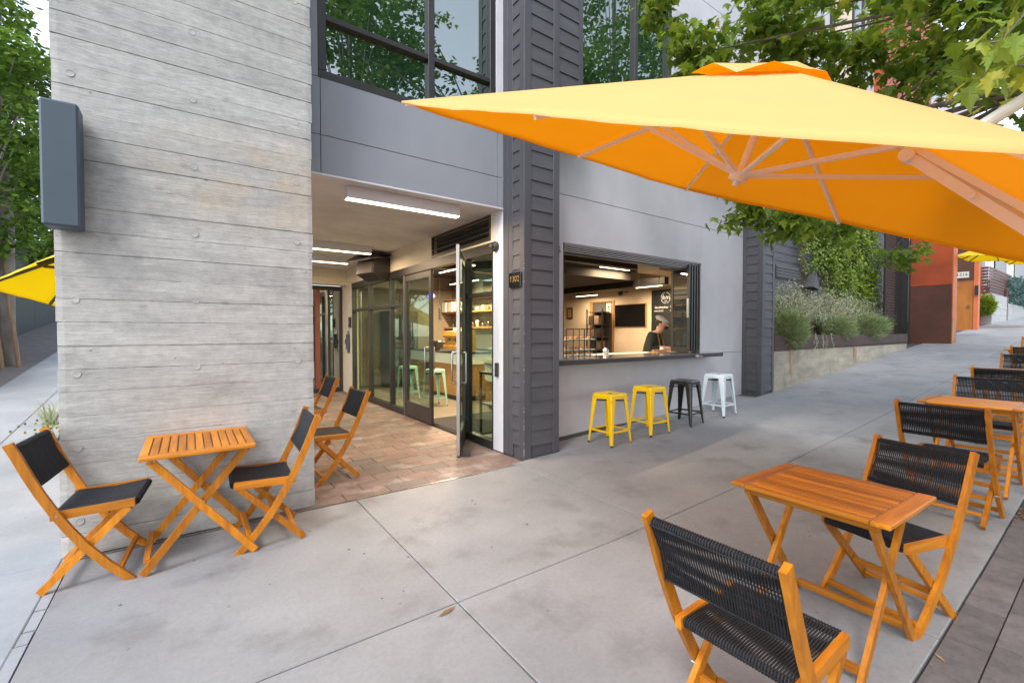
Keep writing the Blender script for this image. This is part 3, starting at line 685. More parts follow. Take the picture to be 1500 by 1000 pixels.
# plaque with the street number on the column side
pq = thing('number_plaque', 'black plaque with copper numerals on the left side of the first charcoal column', 'sign', (3.045,4.19,2.06))
part('plate', M['screen'], [(-.006,-.115,-.085,.006,.115,.085)], pq, b=.003)
def text(name, body, size, m, parent, loc, rot, ext=.002, font_shear=0, align='CENTER'):
    cu = bpy.data.curves.new(name, 'FONT'); cu.body = body; cu.size = size; cu.extrude = ext; cu.align_x = align; cu.align_y = 'CENTER'; cu.shear = font_shear; cu.resolution_u = 3
    o = bpy.data.objects.new(name, cu); COL.objects.link(o)
    dg = bpy.context.evaluated_depsgraph_get(); me = bpy.data.meshes.new_from_object(o.evaluated_get(dg)); bpy.data.objects.remove(o); bpy.data.curves.remove(cu)
    me.materials.clear(); me.materials.append(m); o2 = link(name, me, parent, loc); o2.rotation_euler = rot; return o2
text('numerals', '1302', .095, M['copper'], pq, (-.009,0,.005), (pi/2,0,-pi/2))

# recess lights
def strip_light(i, x0, x1, y, label):
    t = thing('ceiling_light', label, 'ceiling light', ((x0+x1)/2, y, 2.93), 0, 'long white lights under the recess ceiling')
    L_ = (x1-x0)/2
    part('housing', M['white'], [(-L_,-.05,-.125,L_,.05,-.001)], t, b=.002)
    part('diffuser', M['glow'], [(-L_+.006,-.044,-.132,L_-.006,.044,-.125)], t)
    ld = bpy.data.lights.new('strip', 'AREA'); ld.shape = 'RECTANGLE'; ld.size = 1.2; ld.size_y = .08; ld.energy = 14; ld.color = (1,.74,.48)
    lo = bpy.data.objects.new('lamp_glow', ld); COL.objects.link(lo); lo.parent = t; lo.location = (0,0,-.14)
strip_light(0, 1.30, 2.58, 4.68, 'long white light box nearest the front edge of the recess ceiling')
strip_light(1, 1.30, 2.58, 7.80, 'long white light box in the middle of the recess ceiling')
strip_light(2, 1.30, 2.58, 9.20, 'long white light box deepest under the recess ceiling')
# lobby doors at the end of the recess
lb = part('lobby_front', M['black'], [(-.6,11.40,2.45,3.06,11.5,2.56),(-.6,11.40,0,-.5,11.5,2.45),(2.72,11.40,0,2.78,11.5,2.45),(3.0,11.40,0,3.06,11.5,2.45),(1.6,11.40,0,1.68,11.5,2.45),(-.5,11.40,0,3.0,11.5,.10)])
part('stile', M['redstile'], [(2.44,11.38,.10,2.54,11.5,2.45)], lb); part('stile', M['steel'], [(2.68,11.38,.10,2.715,11.5,2.45)], lb)
for a,b in ((-.5,1.6),(1.68,2.44),(2.54,2.68),(2.78,3.0)): part('pane', M['farglass'], [(a+.002,11.44,.101,b-.002,11.45,2.449)], lb)

# ------------------------------------------------------------------ interior of the cafe
part('interior_floor', M['intfloor'], [(SX+.09,SY+.185,-.06,10.0,13,-.002)])
part('interior_ceiling', M['intdark'], [(SX+.15,SY+.185,3.05,10.0,13,3.15)])
part('interior_wall', M['intwall'], [(9.6,4.7,0,9.75,13,3.05),(6.53,12.8,0,9.6,12.95,3.05)])
part('interior_wall', M['darkwall'], [(SX+.15,12.0,0,6.39,12.15,3.05)])
part('interior_wall', M['intwall'], [(8.6,SY+.19,0,9.6,4.69,3.05)])
part('shelf_wall', M['darkwall'], [(6.4,7.9,0,6.52,12.2,3.05)])
for z0 in (2.62,): part('ceiling_soffit', M['intwall'], [(7.2,5.3,z0,9.59,5.8,2.9)])
part('ceiling_beam', M['black'], [(3.3,6.2,2.78,9.59,6.38,3.049),(3.3,8.0,2.70,6.39,8.16,3.049),(8.9,6.4,2.56,9.05,10.5,2.72)])
part('ceiling_beam', M['black'], [(5.5,5.0,2.82,9.3,5.15,2.97)])
part('duct', M['intdark'], [(6.6,7.2,2.70,8.7,9.8,3.0)])
part('backroom_opening', M['joint'], [(9.585,8.58,0,9.598,9.33,2.30)]); part('opening_frame', M['ctrwood'], [(9.57,9.33,0,9.60,9.43,2.33),(9.57,8.52,0,9.60,8.58,2.33),(9.57,8.58,2.30,9.60,9.33,2.33)])
def int_light(a, b, label, e=14, hang=.0):
    a, b = Vector(a), Vector(b); c = (a+b)/2; d = (b-a); t = thing('strip_lamp', label, 'lamp', c, atan2(d.y,d.x), 'thin lit strip lamps inside the cafe')
    L_ = d.length/2; part('housing', M['black'], [(-L_,-.025,.0,L_,.025,.04)], t); part('diffuser', M['glow'], [(-L_,-.02,-.012,L_,.02,-.001)], t)
    mb = MB(); mb.tube([(-L_*.8,0,.04),(-L_*.8,0,3.04-c.z)],.006,6); mb.tube([(L_*.8,0,.04),(L_*.8,0,3.04-c.z)],.006,6); mb.build('hanger', M['black'], t)
    ld = bpy.data.lights.new('strip','AREA'); ld.shape='RECTANGLE'; ld.size=L_*2; ld.size_y=.06; ld.energy=e; ld.color=(1,.74,.46)
    lo = bpy.data.objects.new('lamp_glow', ld); COL.objects.link(lo); lo.parent = t; lo.location=(0,0,-.02)
int_light((7.42,7.0,2.90),(8.42,7.03,2.90),'lit strip lamp near the top of the serving window view', 16)
int_light((8.8,7.12,2.52),(8.8,6.40,2.52),'lit strip lamp above the menu board', 14)
int_light((9.0,9.4,2.46),(9.0,8.6,2.46),'lit strip lamp left of the black beam at the doorway', 14)
int_light((4.3,8.6,2.7),(4.3,7.2,2.7),'lit strip lamp over the oak coffee counter', 70)
int_light((5.6,10.6,2.7),(5.6,9.2,2.7),'lit strip lamp over the cup shelves', 80)
int_light((4.0,5.9,2.75),(4.9,5.9,2.75),'lit strip lamp seen through the narrow window by the door', 30)
# tv, menu board, poster, camera
def wallthing(name, label, cat, y0, y1, z0, z1, m, th=.04):
    t = thing(name, label, cat, (9.598,(y0+y1)/2,(z0+z1)/2)); hy, hz = (y1-y0)/2, (z1-z0)/2
    part('panel', M[m], [(-th,-hy,-hz,0,hy,hz)], t, b=.004); return t
tv = wallthing('television', 'wide black television on the back wall left of the person', 'television', 7.44, 8.46, 1.60, 2.18, 'screen')
part('frame', M['ctrwood'], [(-.05,-.53,-.31,-.02,-.511,.31),(-.05,.511,-.31,-.02,.53,.31),(-.05,-.511,.291,-.02,.511,.31)], tv)
mbd = wallthing('menu_board', 'tall black menu board with chalk lettering behind the person', 'menu board', 6.25, 7.26, 1.05, 2.50, 'board')
R90 = (pi/2,0,-pi/2)
mb = MB(); N_ = 28
for q in range(N_):
    if q % 7 == 6: continue
    a, b = 2*pi*q/N_, 2*pi*(q+1)/N_; r0, r1 = .128,.138
    mb.add([(0,r0*cos(a),r0*sin(a)),(0,r1*cos(a),r1*sin(a)),(0,r1*cos(b),r1*sin(b)),(0,r0*cos(b),r0*sin(b)),(-.004,r0*cos(a),r0*sin(a)),(-.004,r1*cos(a),r1*sin(a)),(-.004,r1*cos(b),r1*sin(b)),(-.004,r0*cos(b),r0*sin(b))],[(4,5,6,7),(0,1,5,4),(2,3,7,6)])
o = mb.build('logo_ring', M['chalk'], mbd); o.location = (-.041,.08,.52)
text('logo', 'ikm', .16, M['chalk'], mbd, (-.043,.08,.53), R90); text('logo_line', 'cafe', .05, M['chalk'], mbd, (-.043,.08,.44), R90)
text('heading', 'Sandwiches', .085, M['chalk'], mbd, (-.043,.21,.29), R90, font_shear=.3); text('heading', 'Coffee', .11, M['chalk'], mbd, (-.043,-.19,.30), R90, font_shear=.3)
for i,(t_,y_,z_,s_) in enumerate((('HAM EGGS',.28,.20,.055),('LATTE',-.13,.20,.055),('Daily',-.15,.0,.07),('soup',.3,-.12,.05),('salad',.3,-.2,.05),('TEA 4',-.25,-.28,.06),('juice',-.25,-.18,.05))):
    text('menu_line', t_, s_, M['chalk'], mbd, (-.043,y_,z_), R90)
ps = wallthing('wall_poster', 'small pale picture hung beside the dark doorway', 'picture', 8.62, 8.80, 1.98, 2.26, 'ceramic', .02)
part('drawing', M['black'], [(-.022,-.03,-.08,-.0205,.01,.06),(-.022,.01,.03,-.0205,.05,.06)], ps)
pc = wallthing('wall_picture', 'small dark framed picture on the warm wall at the left of the window view', 'picture', 10.18, 10.42, 1.85, 2.2, 'bronze', .03)
part('print', M['ctrwood'], [(-.034,-.08,-.13,-.0305,.08,.13)], pc)
cm = thing('security_camera', 'small black dome camera hanging above the television', 'camera', (9.3,8.05,2.48)); mb = MB(); mb.lathe([(.01,-.07),(.045,-.055),(.062,-.02),(.062,.01),(.05,.03)],n=16); mb.build('dome', M['black'], cm, smooth=True); part('mount', M['black'], [(-.02,-.02,.03,.30,.02,.05)], cm)
# back room shelves through the doorway
bk = thing('storage_shelves', 'dim shelves with boxes standing in the dark doorway', 'shelves', (9.50,8.95,0))
part('shelf', M['bronze'], [(-.25,-.30,.95+i*.35,.06,.30,.97+i*.35) for i in range(4)], bk); part('upright', M['black'], [(-.25,.28,0,-.22,.31,2.1),(-.25,-.31,0,-.22,-.28,2.1)], bk)
for i,(y_,z_,m_) in enumerate(((-.12,.97,'shelfbox'),(.1,.97,'bronze'),(-.1,1.32,'bronze'),(.12,1.32,'shelfbox'),(-.05,1.67,'shelfbox'),(.17,1.67,'bronze'))):
    tag(part('storage_box', M[m_], [(9.28,8.95+y_-.09,z_+.003,9.48,8.95+y_+.08,z_+.24)], parent=None) , ('brown','dark','black','dull brown','cardboard','smaller dark')[i]+' box on the '+('lowest','lowest','middle','middle','top','top')[i]+' storage shelf in the dark doorway','box','boxes in the back room').parent = None
for o in [o for o in bpy.data.objects if o.name.startswith('storage_box')]: o.parent = None
# pastry rack on the inner work counter
wc = thing('work_counter', 'low pale work counter inside the serving window', 'counter', (5.2,4.95,0)); part('top', M['ctrwhite'], [(-1.2,-.165,1.06,1.9,.33,1.10)], wc, b=.004); part('cabinet', M['ctrwood'], [(-1.18,-.14,0,1.88,.30,1.06)], wc)
rk = thing('pastry_rack', 'black wire rack of pastries at the left inside the serving window', 'rack', (4.82,5.02,1.102))
mb = MB()
for x in (-.34,-.20,-.08,.03,.15,.28):
    mb.tube([(x,-.13,0),(x,-.13,.40)],.007,6)
for x in (-.34,.28): mb.tube([(x,.13,0),(x,.13,.40)],.007,6)
for z_ in (.40,.235,.08): mb.tube([(-.34,-.13,z_),(.28,-.13,z_)],.007,6); mb.tube([(-.34,.13,z_),(.28,.13,z_)],.007,6); mb.tube([(-.34,-.13,z_),(-.34,.13,z_)],.006,6); mb.tube([(.28,-.13,z_),(.28,.13,z_)],.006,6)
mb.build('frame', M['black'], rk)
for z_ in (.012,.085,.24): part('tray', M['ctrwhite'], [(-.33,-.12,z_,.27,.12,z_+.012)], rk)
pn = 0
for zi, z_ in enumerate((1.127,1.200,1.355)):
    for i in range(7):
        x = 4.52+i*.082+random.uniform(-.01,.01); mb = MB()
        mb.lathe([(.012,0),(.032,.008),(.036,.022),(.026,.038),(.006,.044)], (0,0,0), 9); o = mb.build('pastry', M['bread'], smooth=True); o.location = (x,5.0+random.uniform(-.07,.05),z_); o.scale=(1.0,1.3,.8)
        tag(o, 'golden bun on the %s tray of the wire rack, %s from the left' % (('bottom','middle','top')[zi], ('first','second','third','fourth','fifth','sixth','seventh')[i]), 'pastry', 'pastries on the wire rack')
# jug cluster and cups on counter
for i,(x,y_,h,r,m_,lb_) in enumerate(((5.46,5.02,.10,.05,'steel','steel milk jug on the work counter'),(6.75,4.9,.09,.04,'ceramic','white paper cup near the folded window panels'))):
    mb = MB(); mb.lathe([(r*.8,0),(r,.02),(r*.95,h*.7),(r*.6,h*.85),(r*.65,h)],n=14); o = mb.build('jug', M[m_], smooth=True); o.location=(x,y_,1.102); tag(o, lb_, 'cup')
tray = thing('bread_tray', 'wooden board with sliced food in front of the person', 'tray', (6.62,4.86,1.102), radians(8)); part('board', M['ctrwood'], [(-.2,-.09,0,.2,.09,.02)], tray, b=.004)
mb = MB()
for i in range(6): mb.lathe([(.01,.02),(.035,.024),(.03,.05),(.005,.055)], (-.15+i*.06,random.uniform(-.03,.03),0), 8)
mb.build('food', M['bread'], tray)

# coffee counter seen through the storefront
cc = thing('coffee_counter', 'oak fronted coffee counter with white band and dark top inside the entrance', 'counter', (4.95,9.2,0))
part('front', M['ctrwood'], [(-.35,-1.0,.10,.35,1.6,.77)], cc); part('band', M['ctrwhite'], [(-.37,-1.02,.77,.37,1.62,1.0)], cc, b=.004); part('top', M['black'], [(-.40,-1.05,1.0,.40,1.65,1.03)], cc); part('kick', M['black'], [(-.31,-.97,0,.31,1.57,.10)], cc)
cv = thing('curved_counter', 'low curved counter with a mint white band behind the narrow window', 'counter', (5.15,6.9,0))
def arc(r, z0, z1, m, nm):
    mb = MB(); pts = [(r*cos(a)*1.0, r*sin(a)*1.35) for a in [pi*.5+pi*k/14 for k in range(15)]]; mb.prism(pts, 'z', z0, z1); mb.build(nm, M[m], cv)
arc(.60,.14,.54,'ctrwood','front'); arc(.62,.54,.85,'ctrwhite','band'); arc(.56,0,.14,'black','kick'); arc(.635,.85,.87,'black','top')
em = thing('espresso_machine', 'golden lit espresso machine on the dark counter top', 'coffee machine', (4.85,8.75,1.03), radians(0))
mb = MB(); mb.prism([(-.22,.02),(-.25,.12),(-.20,.16),(-.20,.30),(-.26,.34),(-.24,.44),(.2,.46),(.24,.02)], 'y', -.32, .32); mb.build('body', M['brass'], em)
part('drip_tray', M['steel'], [(-.33,-.30,.02,-.2,.30,.06)], em)
for y_ in (-.18,.08):
    mb = MB(); mb.lathe([(.035,0),(.035,.05)], (-.24,y_,.24), 12); mb.tube([(-.26,y_,.25),(-.40,y_,.23)],.014,8); mb.build('group_head', M['black'], em)
for y_ in (-.2,-.05,.1,.22):
    mb = MB(); mb.lathe([(.03,0),(.04,.06)], (.0,y_,.455), 10); mb.build('cup', M['ceramic'], em)
tag(part('cash_register', M['black'], [(4.66,9.45,1.035,4.95,9.75,1.25)], parent=None, b=.02),'dark register standing on the coffee counter','register').parent=None
tag(part('menu_card', M['ceramic'], [(4.72,8.30,1.035,4.74,8.38,1.16)], parent=None),'small white card standing on the end of the coffee counter','card').parent=None
for o in bpy.data.objects:
    if o.name in ('cash_register','menu_card'): o.parent=None
# cup shelves on the partition
cs = thing('cup_shelves', 'warm wooden shelves of cups and jars behind the coffee counter', 'shelves', (6.4,9.9,0))
part('shelf', M['shelf'], [(-.28,-1.9,1.55,0,2.2,1.585)], cs); part('shelf', M['shelf'], [(-.28,-1.9,1.98,0,2.2,2.015)], cs); part('shelf', M['shelf'], [(-.28,-1.9,2.35,0,2.2,2.38)], cs)
part('splash_tiles', M['ctrwhite'], [(-.012,-1.9,1.0,-.001,2.2,1.54)], cs)
mj = 0
for zi, z_ in enumerate((1.587,2.017)):
    for i in range(14):
        r = .045; h = random.choice([.10,.13,.18]); mb = MB(); mb.lathe([(r*.85,0),(r,.01),(r,h*.8),(r*.8,h)],n=10)
        o = mb.build('cup', M[random.choice(['ceramic','ceramic','ctrwood','steel','sage' if False else 'bronze'])], smooth=True); o.location=(6.25,8.15+i*.27,z_)
        tag(o, 'jar on the %s warm shelf behind the coffee counter, %s from the entrance end' % (('lower','upper')[zi], 'first second third fourth fifth sixth seventh eighth ninth tenth eleventh twelfth thirteenth fourteenth'.split()[i]), 'jar', 'jars on the warm shelves')
ho = thing('blue_lamp', 'small blue lit lamp above the window glass inside', 'lamp', (5.2,10.9,2.35)); mb = MB(); mb.lathe([(.07,0),(.10,.05),(.03,.16)],n=14); mb.build('shade', M['blueglow'], ho); mb=MB(); mb.tube([(0,0,.16),(0,0,.69)],.006,6); mb.build('cord', M['black'], ho)
for i,(x,y_) in enumerate(((4.5,9.0),(4.6,8.1))):
    t = thing('pendant_lamp', 'slim black pendant lamp over the %s of the coffee counter' % ('middle','near end')[i], 'lamp', (x,y_,1.72), 0, 'black pendants'); mb = MB(); mb.lathe([(.028,0),(.028,.26),(.01,.28)],n=12); mb.build('shade', M['black'], t); mb = MB(); mb.tube([(0,0,.28),(0,0,1.33)],.004,5); mb.build('cord', M['black'], t)
tag(part('entrance_mat', M['mat'], [(SX+.10,5.45,-.001,4.6,6.9,.010)], parent=None),'dark mat on the floor inside the open door','mat').parent=None
for o in bpy.data.objects:
    if o.name == 'entrance_mat': o.parent=None
for i in range(3): o = part('cream_box', M['ceramic'], [(6.02,10.95+i*.36,2.017,6.34,11.22+i*.36,2.30)], parent=None, b=.01); o.parent = None; tag(o, ('first','second','third')[i]+' cream box from the left end of the upper warm shelf', 'box', 'cream boxes on the upper shelf')
fr_ = thing('drinks_fridge', 'tall dark drinks fridge against the far wall inside', 'fridge', (4.6,11.6,0)); part('cabinet', M['black'], [(-.4,-.3,0,.4,.35,2.0)], fr_, b=.01); part('door', M['farglass'], [(-.36,-.33,.2,.36,-.302,1.9)], fr_); part('handle', M['steel'], [(.28,-.37,.8,.31,-.335,1.4)], fr_)
# plant stand with orchid
st = thing('plant_stand', 'tall black metal plant stand behind the narrow window', 'stand', (3.62,5.25,0))
part('top', M['black'], [(-.22,-.32,.86,.22,.32,.89)], st)
for x in (-.2,.2):
    for y_ in (-.30,.30): part('leg', M['black'], [(x-.014,y_-.014,0,x+.014,y_+.014,.86)], st)
part('shelf', M['black'], [(-.2,-.3,.42,.2,.3,.44)], st)
def potted(loc, label, flower=True, n=60, h=.45, lm='vine'):
    t = thing('potted_orchid' if flower else 'potted_plant', label, 'plant', loc); mb = MB(); mb.lathe([(.06,0),(.085,.02),(.095,.12),(.085,.125)],n=16); mb.build('pot', M['ceramic' if flower else 'bronze'], t, smooth=True)
    mb = MB()
    for i in range(n):
        a = random.uniform(0,2*pi); L_ = random.uniform(.12,.30); hh = random.uniform(.10,h*.9); w=.018
        b_ = Vector((0,0,.12)); m_ = Vector((cos(a)*L_*.5,sin(a)*L_*.5,hh)); e = Vector((cos(a)*L_,sin(a)*L_,hh*.75)); s_ = Vector((-sin(a),cos(a),0))*w
        mb.add([b_[:],(m_-s_)[:],e[:],(m_+s_)[:]],[(0,1,2,3)])
    mb.build('foliage', M[lm], t, fix=False)
    if flower:
        mb = MB(); fm = MB()
        for k_ in range(4):
            a = k_*1.7; pts = [(0,0,.12),(cos(a)*.05,sin(a)*.05,.35),(cos(a)*.14,sin(a)*.14,.50),(cos(a)*.24,sin(a)*.24,.46)]; mb.tube(pts,.004,5)
            for j in range(6):
                c = Vector(pts[2]).lerp(Vector(pts[3]), j/5)+Vector((0,0,-.02*(j%2)))
                for p_ in range(5):
                    b1 = 2*pi*p_/5; fm.add([c[:],(c+Vector((.03*cos(b1-.4),.01,.03*sin(b1-.4))))[:],(c+Vector((.042*cos(b1),-.005,.042*sin(b1))))[:],(c+Vector((.03*cos(b1+.4),.01,.03*sin(b1+.4))))[:]],[(0,1,2,3)])
        mb.build('stem', M['vine'], t); fm.build('blossom', M['petal'], t, fix=False)
    return t
potted((3.58,5.12,.892),'white flowering orchid in a pot behind the narrow window')
potted((3.70,5.42,.892),'bushy green plant beside the orchid on the black stand', False, 110, .42)

# ------------------------------------------------------------------ furniture
def make_table(label, loc, rz=0):
    t = thing('folding_table', label, 'table', loc, rz, 'orange wooden folding tables')
    W2, L2, H = .29, .345, .735
    # breadboard ends at +-Y, slats along Y between
    for s in (-1,1):
        mb = MB(); mb.box(-W2, s*L2-(.075 if s>0 else 0), H-.022, W2, s*L2+(0 if s>0 else .075), H, b=.005); mb.build('end_board', M['woodx'], t)
    n = 13; x0 = -W2; wtot = 2*W2; edge = .045; inner = (wtot-2*edge)/(n-2)
    xs = [(-W2, -W2+edge-.004)]+[(-W2+edge+i*inner+.002, -W2+edge+(i+1)*inner-.004) for i in range(n-2)]+[(W2-edge+.002, W2)]
    for a,b in xs:
        mb = MB(); mb.box(a, -L2+.076, H-.020, b, L2-.076, H-.001, b=.003); mb.build('slat', M['woody'], t)
    for x in (-W2+.05, W2-.05):
        mb = MB(); mb.box(x-.011,-L2+.05,H-.055,x+.011,L2-.05,H-.022,b=.003); mb.build('apron', M['woody'], t)
    for s in (-1,1):
        for d, off in ((1,.0),(-1,.026)):
            yy = s*(L2-.075-off); mb = MB()
            mb.bar((-d*.245,yy,H-.035),(d*.285,yy,.012),.022,.042,up=(1,0,.3)); 
            o = mb.build('leg', M['woodz'], t)
    for x, z_ in ((.262,.085),(-.262,.085)):
        yb = L2-.075-(.0 if x>0 else .026)-.012
        mb = MB(); mb.box(x-.020,-yb,z_-.016,x+.012,yb,z_+.016,b=.003); mb.build('stretcher', M['woody'], t)
    mb = MB()
    for s in (-1,1):
        mb.tube([(.013,s*(L2-.062),.40),(.013,s*(L2-.06+.002),.40)],.007,8); mb.tube([(-.225,s*(L2-.063),.695),(-.225,s*(L2-.06),.695)],.006,8)
    mb.build('bolt', M['steel'], t)
    return t
def make_chair(label, loc, rz=0):
    """faces +X; origin on the ground under the seat"""
    t = thing('folding_chair', label, 'chair', loc, rz, 'folding chairs with black rope seats')
    HW = .225
    prof = [(-.335,.865),(-.300,.78),(-.262,.68),(-.215,.57),(-.16,.455),(-.105,.355),(-.035,.24),(.06,.115),(.165,.0)]
    def stile(y, mirror):
        mb = MB(); hw = .021; vs=[]; fs=[]
        for i,(x,z_) in enumerate(prof):
            a = prof[max(i-1,0)]; b = prof[min(i+1,len(prof)-1)]; tx,tz = b[0]-a[0], b[1]-a[1]; l_=hypot(tx,tz); nx,nz = -tz/l_*hw, tx/l_*hw
            if i == len(prof)-1: nx, nz = hw*1.25, 0
            vs += [(x-nx,y-.011,z_-nz),(x+nx,y-.011,z_+nz),(x+nx,y+.011,z_+nz),(x-nx,y+.011,z_-nz)]
        for i in range(len(prof)-1):
            a=i*4
            for q in range(4): fs.append((a+q,a+(q+1)%4,a+4+(q+1)%4,a+4+q))
        fs += [(3,2,1,0),tuple(len(vs)-4+q for q in range(4))]
        mb.add(vs,fs); mb.build('stile', M['woodz'], t)
    stile(-HW,0); stile(HW,0)
    for s in (-1,1):
        mb = MB(); mb.bar((.155,s*(HW-.026),.425),(-.235,s*(HW-.026),.012),.022,.040,up=(1,0,.3)); mb.build('leg', M['woodz'], t)
        mb = MB(); mb.bar((-.185,s*(HW-.025),.432),(.185,s*(HW-.025),.447),.024,.045); mb.build('seat_rail', M['woodx'], t)
        mb = MB(); mb.tube([(-.035,s*(HW-.012),.205),(-.035,s*(HW+.013),.205)],.006,8); mb.tube([(-.15,s*(HW-.012),.44),(-.15,s*(HW+.013),.44)],.006,8); mb.build('bolt', M['steel'], t)
    yb = HW-.0385
    for (x,z_,w,h) in ((-.175,.085,.03,.022),(-.06,.20-.02,.022,.03)):
        mb = MB(); mb.box(x-w/2,-yb,z_-h/2,x+w/2,yb,z_+h/2,b=.003); mb.build('stretcher', M['woody'], t)
    mb = MB(); mb.box(.10,-HW+.0115,.055,.125,HW-.0115,.085,b=.003); mb.build('stretcher', M['woody'], t)
    # back rails and rope
    top, bot = Vector((-.318,0,.835)), Vector((-.235,0,.62))
    mb = MB(); mb.tube([(top.x,-HW+.011,top.z),(top.x,HW-.011,top.z)],.011,8); mb.tube([(bot.x,-HW+.011,bot.z),(bot.x,HW-.011,bot.z)],.011,8); mb.build('back_rail', M['rope'], t)
    rp = MB(); n = 44; r = .0029; axis = (bot-top).normalized(); nrm = Vector((axis.z,0,-axis.x)); rr = .0165; sp = (2*HW-.03)/n
    mid = (top+bot)/2; bow = -.018
    for i in range(n):
        y = -HW+.018+(i+.5)*sp; pts = []
        for k in range(5): a = pi*k/4; pts.append(top+nrm*cos(a)*rr-axis*sin(a)*rr+Vector((0,y,0)))
        pts.append(mid-nrm*rr*.30+Vector((0,y+sp*.04,0)));
        for k in range(5): a = pi*k/4; pts.append(bot-nrm*cos(a)*rr+axis*sin(a)*rr+Vector((0,y,0)))
        pts.append(mid+nrm*rr*.30+Vector((0,y+sp*.04,0)))
        pts.append(pts[0])
        rp.tube([p[:] for p in pts], r, 5, cap=False)
    for tt in (.0,.36,.68,1.0):           # cross woven band
        c = top.lerp(bot, tt); rq = rr*(1.15 if tt in (0.,1.) else .42)
        for q in (-1,1): rp.tube([(c.x+nrm.x*rq*q, -HW+.012, c.z+nrm.z*rq*q),(c.x+nrm.x*rq*q, HW-.012, c.z+nrm.z*rq*q)], r*.9, 5, cap=False)
    stuff(rp.build('back_rope', M['rope'], t, smooth=True, fix=False))
    rp = MB(); fr, re = Vector((.185,0,.447)), Vector((-.16,0,.436)); n = 38; sp = (2*(HW-.04))/n
    mb = MB(); mb.tube([(fr.x,-HW+.037,fr.z),(fr.x,HW-.037,fr.z)],.012,8); mb.build('seat_bar', M['rope'], t); mb = MB(); mb.tube([(re.x,-HW+.037,re.z),(re.x,HW-.037,re.z)],.012,8); mb.build('seat_bar', M['rope'], t)
    for i in range(n):
        y = -HW+.04+(i+.5)*sp; pts=[]
        for k in range(5): a = pi/2-pi*k/4; pts.append(fr+Vector((cos(a)*.020,y,sin(a)*.020)))
        pts.append((fr+re)/2+Vector((0,y+sp*.08,-.010)))
        for k in range(5): a = -pi/2-pi*k/4; pts.append(re+Vector((cos(a)*.018,y,sin(a)*.018)))
        pts.append((fr+re)/2+Vector((0,y+sp*.1,.006))); pts.append(pts[0])
        rp.tube([p[:] for p in pts], .0033, 5, cap=False)
    stuff(rp.build('seat_rope', M['rope'], t, smooth=True, fix=False))
    return t
def make_stool(label, loc, m, rz=0, h=.63, cat='stool', group='metal stools under the counter', sc=1):
    t = thing('metal_stool', label, cat, loc, rz, group)
    a, f = .158, .195
    mb = MB(); bm = bmesh.new()      # pressed seat: rounded square with a dished top
    def ring(r, z_, k=.045, n=4):
        pts=[]
        for q,(sx,sy) in enumerate(((1,1),(-1,1),(-1,-1),(1,-1))):
            for j in range(n+1):
                an = pi/2*q+pi/2*j/n; pts.append((sx*(r-k)+cos(an)*k, sy*(r-k)+sin(an)*k, z_))
        return pts
    rings = [ring(a+.004,h-.055),ring(a+.004,h-.012),ring(a-.004,h),ring(a-.035,h-.003),ring(.05,h-.006,.02),ring(.012,h-.006,.005)]
    vs = [p for r_ in rings for p in r_]; n = 20; fs=[]
    for i in range(len(rings)-1):
        for q in range(n): fs.append((i*n+q,i*n+(q+1)%n,(i+1)*n+(q+1)%n,(i+1)*n+q))
    mb.add(vs,fs); mb.build('seat', M[m], t)
    mb = MB(); mb.tube([(-.03,0,h-.003),(.03,0,h-.003)],.008,6,flat=.4); mb.build('handle_slot', M['black'], t)
    for sx in (-1,1):
        for sy in (-1,1):
            mb = MB(); top = (sx*(a-.002), sy*(a-.002), h-.03); bot = (sx*f, sy*f, .018)
            n_ = 6; vs=[]; fs=[]
            for k_ in range(n_):
                q = k_/(n_-1); x = top[0]+(bot[0]-top[0])*q; y = top[1]+(bot[1]-top[1])*q; z_ = top[2]+(bot[2]-top[2])*q
                w = .074*(1-q)+.028*q+(.008 if q < .1 else 0); d=.004; c=.010
                # folded angle section with a rounded outer edge
                vs += [(x-sx*w,y,z_),(x-sx*c,y,z_),(x-sx*c*.3,y-sy*c*.3,z_),(x,y-sy*c,z_),(x,y-sy*w,z_),(x-sx*d,y-sy*w,z_),(x-sx*d,y-sy*c,z_),(x-sx*c,y-sy*d,z_),(x-sx*w,y-sy*d,z_)]
            for i in range(n_-1):
                for q in range(9): fs.append((i*9+q,i*9+(q+1)%9,(i+1)*9+(q+1)%9,(i+1)*9+q))
            fs += [tuple(range(9)),tuple((n_-1)*9+q for q in range(9))]
            mb.add(vs,fs); leg = mb.build('leg', M[m], t)
            mb = MB(); mb.lathe([(.013,0),(.014,.02)], (sx*(f-.008),sy*(f-.008),0), 8); mb.build('rubber_foot', M['rubber'], leg)
    zb = .17; fb = a+(f-a)*((h-zb)/h)-.010
    for (p,q) in (((-fb,-fb),(fb,-fb)),((fb,-fb),(fb,fb)),((fb,fb),(-fb,fb)),((-fb,fb),(-fb,-fb))):
        mb = MB(); mb.bar((p[0],p[1],zb),(q[0],q[1],zb),.006,.022); mb.build('foot_rail', M[m], t)
    mb = MB(); mb.bar((-a*1.02,-a*1.02,h-.085),(a*1.02,a*1.02,h-.085),.004,.018); mb.bar((-a*1.02,a*1.02,h-.091),(a*1.02,-a*1.02,h-.091),.004,.018); mb.build('cross_brace', M['bstool'], t)
    return t
T0 = make_table('wooden folding table standing by the concrete pier', (.05,3.70,0)); T0.scale = (1.03,1.0,1)
TT = tree_of(T0)
C0 = make_chair('black rope folding chair at the left end, back to the street corner', (-.44,3.74,0)); C0.scale=(1,1.10,1); C0.rotation_euler=(0,0,radians(-5))
CT = tree_of(C0)
copied(CT, 'black rope folding chair between the pier table and the entrance', (.42,3.68,0), pi-radians(2), (1,1.08,1))
